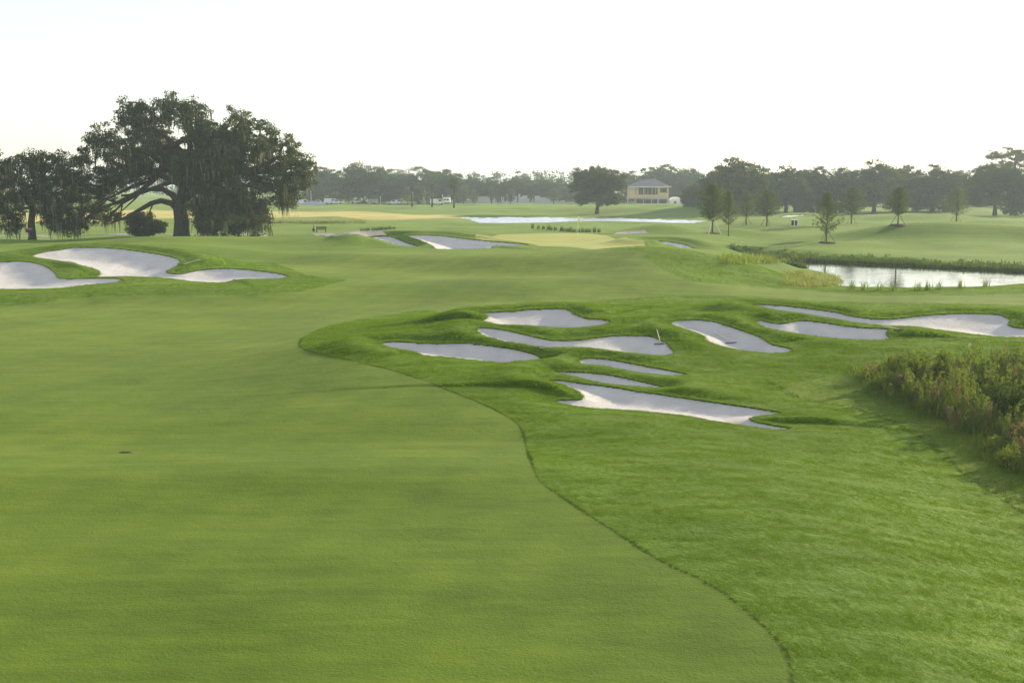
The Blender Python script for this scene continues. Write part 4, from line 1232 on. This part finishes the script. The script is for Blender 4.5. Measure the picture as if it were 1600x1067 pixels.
def heap(px, d, L, h, mat, label, name, cat, seed):
    g = ground(px, d); r = np.random.default_rng(seed); V = []; F = []; n = 14; m = 6
    for j in range(m):
        t = j / (m - 1)
        for i in range(n):
            a = 2 * math.pi * i / n; q = (1 - t) ** 0.8 * (1 + 0.15 * r.normal())
            V.append((L * 0.5 * q * math.cos(a), L * 0.22 * q * math.sin(a), -0.5 + (h + 0.5) * t * (1 + 0.06 * r.normal())))
    for j in range(m - 1):
        for i in range(n): F.append((j * n + i, j * n + (i + 1) % n, (j + 1) * n + (i + 1) % n, (j + 1) * n + i))
    F.append(tuple((m - 1) * n + i for i in range(n)))
    MB().add(V, F).build(name, mat, None, True, loc=g, label=label, category=cat, kind='thing')
heap(570, 421, 4.5, 1.5, 'mulch', 'dark brown spoil heap left of the long low trailer', 'spoil_heap', 'heap', 1)
heap(490, 410, 14.0, 1.7, 'gravel_grey', 'long low grey gravel bank in front of the parked vehicles', 'gravel_bank', 'bank', 2)

# ------------------------------------------------------------------ cart path, bench, ball washer post
def path_strip(name, pxs, width, label):
    P = [hit(a, b)[:2] for a, b in pxs]
    P = np.array(P); out = []
    for i in range(len(P) - 1):
        for t in np.linspace(0, 1, 24, endpoint=False): out.append(P[i] * (1 - t) + P[i + 1] * t)
    out.append(P[-1]); P = np.array(out)
    T = np.gradient(P, axis=0); T /= np.linalg.norm(T, axis=1)[:, None]; Nn = np.stack([-T[:, 1], T[:, 0]], 1)
    rows = [P + Nn * width * o for o in (-0.5, -0.17, 0.17, 0.5)]
    V = np.stack(rows, 1).reshape(-1, 2); z = H(V[:, 0], V[:, 1]) + 0.03
    V = np.concatenate([V, z[:, None]], 1)
    n = len(P); Q = []
    for i in range(n - 1):
        for k in range(3): Q.append((i * 4 + k, i * 4 + k + 1, (i + 1) * 4 + k + 1, (i + 1) * 4 + k))
    link(name, mesh_np(name, V, None, np.array(Q), ['path_concrete'], True), kind='structure', label=label)
path_strip('cart_path', [(-60, 369.5), (60, 368.5), (200, 367), (300, 366.5), (400, 366), (505, 366.2), (540, 366.0), (566, 365.0), (600, 363.5)], 2.2, 'pale concrete cart path passing the bench')
path_strip('cart_path', [(940, 365.4), (975, 364.2), (1010, 363.0)], 2.4, 'short visible stretch of cart path behind the green')

bg_ = hit(502, 363.2)
if bg_[1] < 140: bg_ = ground(502, 158.0)
bench = thing('park_bench', 'dark slatted bench beside the cart path, facing the green', 'bench', bg_)
for s in (-1, 1):
    MB().box(s * 0.75 - 0.04, s * 0.75 + 0.04, -0.28, -0.20, -0.1, 0.44).build('leg', 'dark_metal', bench)
    MB().box(s * 0.75 - 0.04, s * 0.75 + 0.04, 0.20, 0.28, -0.1, 0.95).build('leg', 'dark_metal', bench)
for k in range(4): MB().box(-0.85, 0.85, -0.30 + k * 0.125, -0.20 + k * 0.125, 0.441, 0.48).build('seat_slat', 'bench_wood', bench)
for k in range(3): MB().box(-0.85, 0.85, 0.165, 0.197, 0.54 + k * 0.15, 0.65 + k * 0.15).build('back_slat', 'bench_wood', bench)
bw = hit(490.3, 363.0)
if bw[1] < 140: bw = ground(490.3, 158.0)
ball = thing('ball_washer', 'dark ball washer with bin on a post, left of the bench', 'ball washer', bw)
MB().tube([(0, 0, -0.1), (0, 0, 1.0)], [0.05, 0.05], 8).build('post', 'dark_metal', ball)
MB().tube([(0, 0.02, 0.12), (0, 0.02, 0.18), (0, 0.02, 0.62), (0, 0.02, 0.68)], [0.12, 0.21, 0.22, 0.14], 12).build('bin', 'cooler_green', ball, True)
MB().tube([(0.02, 0, 0.78), (0.02, 0, 0.86), (0.02, 0, 1.08), (0.02, 0, 1.14)], [0.05, 0.09, 0.09, 0.04], 10).build('washer_head', 'dark_metal', ball, True)

# pair of water coolers / bins
for px, lab in ((1238.6, 'left one of two tall dark and white bins by the young trees'), (1243.6, 'right one of two tall dark and white bins by the young trees')):
    p = hit(px, 352.0)
    if p[1] > 280: p = ground(px, 212.0)
    t = thing('litter_bin', lab, 'bin', p, 0, 'two bins by the young trees')
    MB().tube([(0, 0, -0.1), (0, 0, 0.8), (0, 0, 0.88)], [0.24, 0.25, 0.18], 12).build('barrel', 'cooler_green', t, True)
    MB().tube([(0, 0, 0.881), (0, 0, 0.95), (0, 0, 1.0)], [0.27, 0.25, 0.1], 12).build('lid', 'white_paint', t, True)
    MB().box(0.20, 0.32, -0.16, 0.10, -0.1, 0.86).build('side_panel', 'white_paint', t)

# flag on the green
fp = hit(903, 366.5)
fl = thing('flagstick', 'thin flagstick with a pale flag on the putting green', 'flag', fp)
MB().tube([(0, 0, -0.1), (0, 0, 2.15)], [0.018, 0.014], 6).build('pole', 'white_paint', fl)
V = []; F = []
for i in range(6):
    for j in range(4):
        V.append((0.012 + 0.13 * i * 0.55, 0.05 * math.sin(i * 1.3), 2.12 - 0.13 * j - 0.09 * i * (0.4 + 0.15 * j)))
for i in range(5):
    for j in range(3): F.append((i * 4 + j, i * 4 + j + 1, (i + 1) * 4 + j + 1, (i + 1) * 4 + j))
fo = MB().add(V, F).build('flag', 'flag_cloth', fl); sm = fo.modifiers.new('t', 'SOLIDIFY'); sm.thickness = 0.006

# sprinkler cover
dp = hit(195.5, 707)
dc = thing('drain_cover', 'small dark drain cover sunk into the fairway at left', 'drain cover', dp)
MB().tube([(0, 0, -0.08), (0, 0, 0.016)], [0.20, 0.20], 20).build('plate', 'dark_metal', dc)
MB().tube([(0, 0, 0.0165), (0, 0, 0.022)], [0.15, 0.14], 20).build('lid', 'tyre_rubber', dc)
dc.scale = (0.95, 0.4, 1)

# ------------------------------------------------------------------ rakes
def sandz(x, y):
    for b in BK:
        sd, nx, ny = poly_dist(b['poly'], [x], [y])
        if sd[0] < 0:
            P = b['poly']; w = 0.36 * (P.max(0) - P.min(0)).min() + 0.35
            return float(bplane(b, y) - 0.045 - b['dish'] * (1 - math.exp(-(-sd[0] / w) * 1.1)))
    return h1(x, y)
def where(px, py, b):
    r = ray(px, py); t = (b['z0'] - b['tilt'] * b['Y0'] - CZ - 0.2) / (r[2] - b['tilt']); return np.array([r[0] * t, t])
def rake(head, tip, label):
    head = np.array([*head, sandz(*head) + 0.05]); tip = np.array([*tip, sandz(*tip) + 0.06])
    t = thing('bunker_rake', label, 'rake', head, 0, 'rakes left by the bunkers')
    d = tip - head; d = d / np.linalg.norm(d) * 1.5
    d2 = np.array([-d[1], d[0], 0]); d2 /= np.linalg.norm(d2)
    mid = d * 0.5 + np.array([0, 0, 0.02])
    MB().tube([(0, 0, 0.02), mid, d], [0.015, 0.015, 0.015], 6).build('handle', 'rake_wood', t)
    MB().tube([-d2 * 0.28, d2 * 0.28], [0.02, 0.02], 6).build('rake_head', 'dark_metal', t)
    tine = MB().tube([(0, 0, 0), (0, 0, -0.07)], [0.01, 0.006], 4).mesh('tine', 'dark_metal')
    for k in range(9): link('tine', tine, t, d2 * (-0.26 + 0.065 * k))
B = {b['name']: b for b in BK}
a = where(1032, 542, B['b2']); rake(a, (a[0] + 0.02, a[1] + 1.4), 'rake standing on the sand at the right end of the wavy bunker')
def grass_rake(px, py, dx, dy, label):
    p = hit(px, py); rake(p[:2], (p[0] + dx, p[1] + dy), label)
grass_rake(843, 546.5, 1.4, 0.25, 'rake lying on the turf right of the leftmost central bunker')
grass_rake(1143, 524, -0.5, 1.4, 'rake lying on the turf right of the slanting bean shaped bunker')
grass_rake(1405, 517, -0.5, 1.3, 'rake lying on the turf off the right end of the scalloped bunker')
grass_rake(286, 414, 1.2, 1.2, 'rake lying by the notch of the large left bunker')
grass_rake(366, 438.5, 1.2, 0.8, 'rake lying at the front edge of the large left bunker')

# ------------------------------------------------------------------ blades: reeds, plants, wild patch
def blades(n, h, spread, r, lean=0.35, w=0.03, segs=2, hv=0.35):
    """vertex and face arrays of n blades growing from a common foot"""
    an = r.uniform(0, 2 * math.pi, n); rad = spread * np.sqrt(r.uniform(0, 1, n))
    bx, by = rad * np.cos(an), rad * np.sin(an)
    L = h * r.uniform(1 - hv, 1 + hv, n); la = r.uniform(0, 2 * math.pi, n); le = lean * r.uniform(0.2, 1.2, n)
    wa = r.uniform(0, math.pi, n); dx, dy = np.cos(wa) * w / 2, np.sin(wa) * w / 2
    V = []
    for i in range(segs + 1):
        t = i / segs; k = (1 - t) ** 0.7
        ox = np.cos(la) * le * L * t * t; oy = np.sin(la) * le * L * t * t; oz = L * t * (1 - 0.3 * le * t)
        V.append(np.stack([bx + ox - dx * k, by + oy - dy * k, oz - 0.02], 1))
        if i < segs: V.append(np.stack([bx + ox + dx * k, by + oy + dy * k, oz - 0.02], 1))
    V = np.stack(V, 1); m = V.shape[1]
    T = []; i0 = np.arange(n) * m
    for i in range(segs - 1):
        T.append(np.stack([i0 + 2 * i, i0 + 2 * i + 1, i0 + 2 * i + 3], 1)); T.append(np.stack([i0 + 2 * i, i0 + 2 * i + 3, i0 + 2 * i + 2], 1))
    T.append(np.stack([i0 + m - 3, i0 + m - 2, i0 + m - 1], 1))
    return V.reshape(-1, 3), np.concatenate(T)

def scatter_blades(pts, n, h, spread, r, mat, name, lean=0.35, w=0.03, hs=None, segs=2):
    Vs = []; Ts = []; k = 0
    for j, p in enumerate(pts):
        s = 1.0 if hs is None else hs[j]
        V, T = blades(n, h * s, spread, r, lean, w, segs)
        Vs.append(V + p); Ts.append(T + k); k += len(V)
    return mesh_np(name, np.concatenate(Vs), np.concatenate(Ts), None, [mat])

r = np.random.default_rng(99)
# clumps along the near shore of the pond
RG = 'reed clumps along the near pond shore'
shore = [(1352, 452.5, 'reed clump leftmost on the near pond shore'), (1375, 453, 'leaning reed clump second from the left on the near shore'), (1396, 454, 'reed clump third from the left on the near shore'), (1432, 453, 'reed clump near the middle of the near pond shore'),
         (1451, 453, 'short reed clump right of the middle one'), (1467, 452, 'single tall reed tuft on the near shore'), (1502, 450, 'small reed tuft second from the right on the shore'), (1541, 447, 'reed tuft furthest right on the near pond shore'), (1330, 451, 'thin reeds beside the sandy spit')]
for px, py, lab in shore:
    p = hit(px, py + 1.0); p[2] = max(p[2], POND_R['z']) - 0.05
    V, T = blades(26, 0.85, 0.28, r, 0.5, 0.05)
    link('reed_clump', mesh_np('reed_clump', V, T, None, ['reed_blades']), None, p, label=lab, kind='thing', category='reeds', group=RG)
# rank growth on the far bank, and on the spit
pts = []; hs = []
P = POND_R['poly']; seg = np.roll(P, -1, 0) - P; L = np.linalg.norm(seg, axis=1)
for k in range(5200):
    i = r.choice(len(P), p=L / L.sum()); q = P[i] + seg[i] * r.uniform(); 
    c = P.mean(0); o = q - c; o /= np.linalg.norm(o)
    far = q[1] > np.interp(q[0], [25, 35, 60], [118, 104, 98])
    if not far: continue
    off = abs(r.normal()) * 2.2
    q = q + np.array([0.25 * o[0], 1.0]) * off
    pts.append((q[0], q[1])); hs.append(0.55 * r.uniform(0.5, 1.2) * (1.0 if off < 3 else 0.7))
pts = np.array(pts); z = H(pts[:, 0], pts[:, 1])
me = scatter_blades(np.concatenate([pts, z[:, None]], 1), 9, 0.8, 0.35, r, 'shrub_leaves', 'bank_grass', 0.4, 0.09, hs)
link('bank_grass', me, kind='stuff', label='rank dark grass on the far bank of the pond', category='grass')
pts = []
for k in range(900):
    px = 1225 + 90 * r.uniform(); py = 424 + 24 * r.uniform()
    if py < 418 + (px - 1225) * 0.16: continue
    if r.uniform() < 0.45: pts.append(hit(px, py))
me = scatter_blades(pts[::2], 7, 0.22, 0.3, r, 'dry_weed_leaves', 'spit_grass', 0.8, 0.05)
link('spit_grass', scatter_blades(pts[1::2], 7, 0.3, 0.3, r, 'weed_leaves', 'spit_grass', 0.6, 0.05), kind='stuff', label='green tufts among the dry grass of the pond spit', category='grass')
link('spit_grass', me, kind='stuff', label='brown dry grass on the spit at the pond\'s left end', category='grass')
pts = [hit(1130 + 130 * r.uniform() ** 1.2, 399 + 9 * r.uniform() + 6 * r.uniform()) for k in range(120)]
me = scatter_blades(pts, 10, 0.5, 0.5, r, 'weed_leaves', 'pond_end_grass', 0.35, 0.07)
link('pond_end_grass', me, kind='stuff', label='tall loose grass at the narrow left end of the pond', category='grass')

# planted row behind the green and ornamental grasses near the bench
ORD = ['leftmost'] + [w + ' from the left' for w in 'second third fourth fifth sixth seventh eighth ninth tenth eleventh twelfth thirteenth fourteenth fifteenth sixteenth'.split()] + ['rightmost']
PR = 'low dark plants set in a row behind the green'
prow = [(832, 357), (841, 357.5), (849, 358), (857, 359), (861, 359.5), (868, 360), (877, 361), (882, 361.5), (887, 362), (892, 362.3), (897, 362.6), (904, 363), (910, 363), (916, 363.2), (921, 363), (929, 363.2), (936, 363.2)]
for i, (px, py) in enumerate(prow):
    p = hit(px, py)
    if p[1] > 230: p = ground(px, 185.0)
    V, T = blades(34, 0.65 if i % 3 else 0.9, 0.28, r, 0.35, 0.09)
    link('planted_shrub', mesh_np('planted_shrub', V, T, None, ['shrub_leaves']), None, p, label='dark plant, %s in the row behind the putting green' % ORD[i], kind='thing', category='plant', group=PR)
OG = 'dark ornamental grasses right of the bench'
for i, px in enumerate([566, 571, 576, 582, 587, 592, 597, 603, 609, 616]):
    p = hit(px, 361.8 - i * 0.45)
    if p[1] > 230: p = ground(px, 180.0)
    V, T = blades(44, 0.5 + 0.3 * r.uniform(), 0.35, r, 0.6, 0.06)
    link('ornamental_grass', mesh_np('ornamental_grass', V, T, None, ['shrub_leaves']), None, p, label='dark tufted grass, %s in the bed right of the bench' % (ORD[i] if i < 9 else 'rightmost'), kind='thing', category='grass clump', group=OG)
pts = []
for k in range(420):
    px = 405 + 165 * r.uniform(); py = 347.0 + 2.6 * r.uniform(); pts.append(hit(px, py))
me = scatter_blades(pts, 9, 0.55, 0.5, r, 'reed_blades', 'meadow_grass', 0.5, 0.08)
link('meadow_grass', me, kind='stuff', label='dark tall grass band beyond the bench', category='grass')
me = scatter_blades([np.array(p) + (0, 0.6, 0.1) for p in pts[::2]], 5, 0.65, 0.5, r, 'pale_plumes', 'pale_grass', 0.3, 0.10)
link('pale_grass', me, kind='stuff', label='pale feathery grass tops beyond the bench', category='grass')

# ------------------------------------------------------------------ wild patch at the right
def feather(n_stems, h, r, spread, mat_pts):
    """upright feathery weeds: stem points with fine leaves"""
    P = []
    for k in range(n_stems):
        a = r.uniform(0, 2 * math.pi); q = spread * math.sqrt(r.uniform()); L = h * r.uniform(0.6, 1.1)
        le = r.normal(size=2) * 0.12
        t = r.uniform(0.12, 1, mat_pts); rad = 0.11 * (1.15 - t) + 0.015
        an = r.uniform(0, 2 * math.pi, mat_pts)
        P.append(np.stack([q * math.cos(a) + le[0] * t * L + rad * np.cos(an), q * math.sin(a) + le[1] * t * L + rad * np.sin(an), L * t], 1))
    return np.concatenate(P)
EDGE = [(1306, 588), (1340, 616), (1398, 644), (1452, 672), (1490, 700), (1530, 730), (1570, 752), (1625, 790), (1700, 850)]
edge = np.array([hit(a, b)[:2] for a, b in EDGE])
def inside_patch(x, y):
    xe = np.interp(y, edge[::-1, 1], edge[::-1, 0])
    return x - xe
pts = []; kinds = []
ymin, ymax = edge[:, 1].min() - 1, edge[:, 1].max() + 1.5
while len(pts) < 900:
    y = r.uniform(ymin, ymax); x = r.uniform(9, 27)
    xe = np.interp(min(y, edge[0, 1]), edge[::-1, 1], edge[::-1, 0]) + max(0, y - edge[0, 1]) * 0.9
    q = x - xe
    if q < 0.15 or q > 9: continue
    pts.append((x, y)); kinds.append(q)
pts = np.array(pts); z = H(pts[:, 0], pts[:, 1]); pts3 = np.concatenate([pts, z[:, None]], 1); kinds = np.array(kinds)
# grassy skirt
sk = pts3[kinds < 2.2]
me = scatter_blades(sk, 26, 0.42, 0.4, r, 'reed_blades', 'wild_grass', 0.6, 0.02, np.clip(kinds[kinds < 2.2], 0.4, 1.6), 3)
link('wild_grass', me, kind='stuff', label='long green grass skirting the wild patch', category='grass')
sk = pts3[(kinds >= 1.6)]
me = scatter_blades(sk, 20, 0.6, 0.45, r, 'reed_blades', 'wild_grass', 0.45, 0.022, None, 3)
link('wild_grass', me, kind='stuff', label='tall rank grass inside the wild patch', category='grass')
Pg = []; Pb = []; stemsM = MB()
for p, q in zip(pts3, kinds):
    if q < 0.9: continue
    far = p[1] > 35.5
    if r.uniform() < (0.55 if far else 0.32):
        hgt = r.uniform(0.8, 1.95) * (0.35 + 0.65 * min(1, q / 4.0)) * (1.0 - 0.3 * (p[1] > 39.5))
        F = feather(4, hgt, r, 0.25, 80) + p
        (Pb if r.uniform() < 0.10 + 0.22 * (q < 2.5) else Pg).append(F)
        for k in range(3): stemsM.tube([p + (r.normal() * 0.1, r.normal() * 0.1, 0), p + (r.normal() * 0.15, r.normal() * 0.15, hgt * 0.9)], [0.008, 0.004], 3, False)
link('tall_weeds', leaf_mesh('tall_weeds', np.concatenate(Pg), 0.085, 'weed_leaves', r, 0.35), kind='stuff', label='feathery green weeds standing tall in the wild patch', category='weeds')
link('dry_weeds', leaf_mesh('dry_weeds', np.concatenate(Pb), 0.085, 'dry_weed_leaves', r, 0.35), kind='stuff', label='brownish dry weeds in the wild patch', category='weeds')
stemsM.build('weed_stems', 'pale_bark', None, kind='stuff', label='thin stems of the wild patch weeds', category='weeds')
WG = 'rounded shrubs of the wild patch'
for px, py, w, h, lab, seed, mat in [
    (1573, 665, 60, 80, 'largest round dark shrub in the wild patch, at the right edge', 1, 'shrub_leaves'),
    (1520, 610, 34, 34, 'small round shrub near the middle of the wild patch', 2, 'shrub_leaves'),
    (1430, 600, 42, 56, 'bushy green shrub at the back left of the wild patch', 3, 'weed_leaves'),
    (1478, 600, 46, 62, 'tall bushy shrub at the top of the wild patch', 4, 'weed_leaves'),
    (1550, 640, 44, 50, 'dark shrub in front left of the largest one', 5, 'shrub_leaves'),
    (1590, 700, 50, 42, 'low brownish shrub under the largest one', 6, 'dry_weed_leaves'),
    (1575, 730, 44, 32, 'low grey green bush at the patch\'s near edge', 7, 'weed_leaves'),
    (1405, 610, 36, 34, 'low reddish brown shrub at the patch\'s left side', 8, 'dry_weed_leaves'),
    (1620, 650, 70, 80, 'big dark shrub cut by the right picture edge', 9, 'shrub_leaves'),
    (1640, 740, 70, 60, 'dark shrub at the right picture edge, nearest the eye', 10, 'shrub_leaves'),
    (1590, 610, 50, 48, 'olive shrub behind the largest round one', 11, 'weed_leaves')]:
    p = hit(px, py); k = p[1] / FPX
    a = w * k * 0.5; c = h * k * 0.5
    rr = np.random.default_rng(seed + 300)
    bl = [(0, 0, c * 1.0, a * 0.8, a * 0.8, c * 0.9)]
    for j in range(5):
        an = rr.uniform(0, 6.28); bl.append((a * 0.55 * math.cos(an), a * 0.55 * math.sin(an), c * rr.uniform(0.6, 1.35), a * 0.5, a * 0.5, c * 0.5))
    shrub('shrub', lab, p, bl, seed + 200, 110, 34, 0.14, 0.065, mat, 'shrub', WG, 0.8, 9)
sd_ = hit(1512, 575)
dl = thing('seed_head', 'single tan seed head above the weeds of the wild patch', 'seed head', sd_)
dl.scale = (0.7, 0.7, 0.8)
MB().tube([(0, 0, 0), (0.03, 0, 0.7), (0.02, 0, 1.0)], [0.012, 0.01, 0.008], 5).build('stem', 'pale_bark', dl)
MB().tube([(0.02, 0, 0.95), (0.02, 0, 1.02), (0.03, 0, 1.12), (0.03, 0, 1.24)], [0.01, 0.07, 0.08, 0.02], 8).build('seed_cluster', 'rake_wood', dl, True)

# ------------------------------------------------------------------ turf: short blades standing in the rough (instanced)
def gn_scatter(name, P, S_, clump_mesh, label, cat='grass'):
    src = bpy.data.objects.new(name + '_source', clump_mesh)
    me = bpy.data.meshes.new(name); me.vertices.add(len(P)); me.vertices.foreach_set('co', np.asarray(P, np.float32).ravel())
    at = me.attributes.new('size', 'FLOAT', 'POINT'); at.data.foreach_set('value', np.asarray(S_, np.float32))
    ro = me.attributes.new('turn', 'FLOAT', 'POINT'); ro.data.foreach_set('value', rng.uniform(0, 6.28, len(P)).astype(np.float32))
    me.update()
    o = link(name, me, kind='stuff', label=label, category=cat)
    ng = bpy.data.node_groups.new(name, 'GeometryNodeTree')
    ng.interface.new_socket('Geometry', in_out='INPUT', socket_type='NodeSocketGeometry'); ng.interface.new_socket('Geometry', in_out='OUTPUT', socket_type='NodeSocketGeometry')
    gi = ng.nodes.new('NodeGroupInput'); go = ng.nodes.new('NodeGroupOutput')
    ip = ng.nodes.new('GeometryNodeInstanceOnPoints'); oi = ng.nodes.new('GeometryNodeObjectInfo'); oi.inputs['Object'].default_value = src
    a1 = ng.nodes.new('GeometryNodeInputNamedAttribute'); a1.data_type = 'FLOAT'; a1.inputs['Name'].default_value = 'size'
    a2 = ng.nodes.new('GeometryNodeInputNamedAttribute'); a2.data_type = 'FLOAT'; a2.inputs['Name'].default_value = 'turn'
    cx = ng.nodes.new('ShaderNodeCombineXYZ')
    ng.links.new(a2.outputs[0], cx.inputs['Z'])
    ng.links.new(gi.outputs[0], ip.inputs['Points']); ng.links.new(oi.outputs['Geometry'], ip.inputs['Instance'])
    ng.links.new(cx.outputs[0], ip.inputs['Rotation']); ng.links.new(a1.outputs[0], ip.inputs['Scale'])
    ng.links.new(ip.outputs[0], go.inputs[0])
    md = o.modifiers.new('scatter', 'NODES'); md.node_group = ng
    return o

def clump(n, h, spread, lean, w, mat, seed):
    V, T = blades(n, h, spread, np.random.default_rng(seed), lean, w, 2)
    return mesh_np('clump', V, T, None, [mat])

def sample_tris(tri, dens, ymax, r, u_max=0.62):
    A = tri[:, 0]; B_ = tri[:, 1]; C_ = tri[:, 2]
    cen = tri.mean(1)
    m = (cen[:, 1] > 13) & (cen[:, 1] < ymax) & (np.abs(cen[:, 0]) < u_max * cen[:, 1])
    A, B_, C_, cen = A[m], B_[m], C_[m], cen[m]
    area = 0.5 * np.linalg.norm(np.cross(B_ - A, C_ - A), axis=1)
    ex = area * dens(cen[:, 1])
    k = r.poisson(ex)
    i = np.repeat(np.arange(len(A)), k)
    a = r.uniform(size=len(i)); b = r.uniform(size=len(i)); f = a + b > 1
    a[f] = 1 - a[f]; b[f] = 1 - b[f]
    return A[i] + (B_[i] - A[i]) * a[:, None] + (C_[i] - A[i]) * b[:, None]
r = np.random.default_rng(5)
P = sample_tris(G['ground_tri'], lambda y: 300 * np.clip(28.0 / y, 0, 1) ** 1.6, 95, r)
sz = (0.75 + 0.55 * r.uniform(size=len(P))) * np.clip(P[:, 1] / 28.0, 1.0, 1.8) * (1.0 + 0.95 * np.clip(vnoise(P[:, 0] * 0.35, P[:, 1] * 1.5, 0.32, 1) + 0.25 * vnoise(P[:, 0] * 0.5, P[:, 1], 1.2, 2), -0.55, 0.6))
gn_scatter('rough_turf', P, sz, clump(16, 0.038, 0.085, 0.9, 0.010, 'grass_blades', 1), 'short standing blades of the rough')
P = sample_tris(G['ground_strip_tri'], lambda y: 170 * np.clip(28.0 / y, 0, 1) ** 1.6, 70, r)
gn_scatter('strip_turf', P, 0.9 + 0.8 * r.uniform(size=len(P)), clump(16, 0.04, 0.09, 0.9, 0.010, 'strip_blades', 2), 'uneven blades of the unmown strip')
P = sample_tris(G['fairway_tri'], lambda y: 420 * np.clip(22.0 / y, 0, 1) ** 1.8, 48, r, 0.53)
gn_scatter('fairway_turf', P, (0.6 + 0.6 * r.uniform(size=len(P))) * np.clip(P[:, 1] / 24.0, 1.0, 1.7) * (1.0 + 0.9 * np.clip(vnoise(P[:, 0] * 0.2, P[:, 1], 0.45, 6), -0.5, 0.5)), clump(16, 0.022, 0.07, 0.9, 0.008, 'fairway_blades', 6), 'close cut blades of the fairway')
# fringe where the rough meets the mown edge, and on the sand lips
def along(P, step, jit, r):
    P = np.asarray(P); out = []
    for i in range(len(P) - 1):
        L = np.linalg.norm(P[i + 1] - P[i]); n = max(1, int(L / step))
        t = r.uniform(size=n); out.append(P[i] + (P[i + 1] - P[i]) * t[:, None] + r.normal(size=(n, 2)) * jit)
    return np.concatenate(out)
E = along(catmull(np.array([hit(a, b)[:2] for a, b in MOW[:-1]]), 4)[:-8], 0.022, 0.022, r)
E2 = along(catmull(np.array([hit(a, b)[:2] for a, b in [(1222,608),(1245,620),(1300,632),(1380,652),(1450,690),(1500,735),(1560,775),(1640,830),(1700,880)]]), 4)[:-8], 0.06, 0.10, r)
sE = np.concatenate([0.8 * (0.7 + 0.7 * r.uniform(size=len(E))) * (0.65 + 1.0 * np.clip(vnoise(E[:, 0], E[:, 1], 1.3, 3) + 0.3, 0, 1)), 1.0 + 1.2 * r.uniform(size=len(E2))])
E = np.concatenate([E, E2])
E = np.concatenate([E, H(E[:, 0], E[:, 1])[:, None]], 1)
gn_scatter('mown_edge_grass', E, sE, clump(14, 0.045, 0.04, 0.8, 0.010, 'edge_blades', 3), 'darker longer grass along the mown edge')
lip = G['lip']; Ll = np.linalg.norm(lip[:, 1] - lip[:, 0], axis=1)
k = r.poisson(Ll * np.where(lip[:, 0, 1] < 75, 22, 9)); i = np.repeat(np.arange(len(lip)), k); t = r.uniform(size=len(i))[:, None]
P = lip[i, 0] * (1 - t) + lip[i, 1] * t + r.normal(size=(len(i), 3)) * (0.03, 0.03, 0.0)
gn_scatter('lip_grass', P, (0.5 + 1.0 * r.uniform(size=len(P))) * np.clip(P[:, 1] / 50.0, 0.9, 2.0), clump(12, 0.05, 0.06, 1.0, 0.011, 'grass_blades', 4), 'grass overhanging the lips of the bunkers')

# ------------------------------------------------------------------ the air
m, nt, out = new_mat('haze_air')
pv = nt.nodes.new('ShaderNodeVolumePrincipled')
pv.inputs['Color'].default_value = (0.72, 0.86, 1.0, 1)
pv.inputs['Density'].default_value = 0.00033
pv.inputs['Anisotropy'].default_value = 0.25
nt.links.new(pv.outputs[0], out.inputs['Volume'])
hz_o = MB().box(-5600, 5600, -5600, 5600, -4.0, 27.0).build('haze', 'haze_air', None, kind='stuff', label='thin pale summer haze over the course', category='haze')
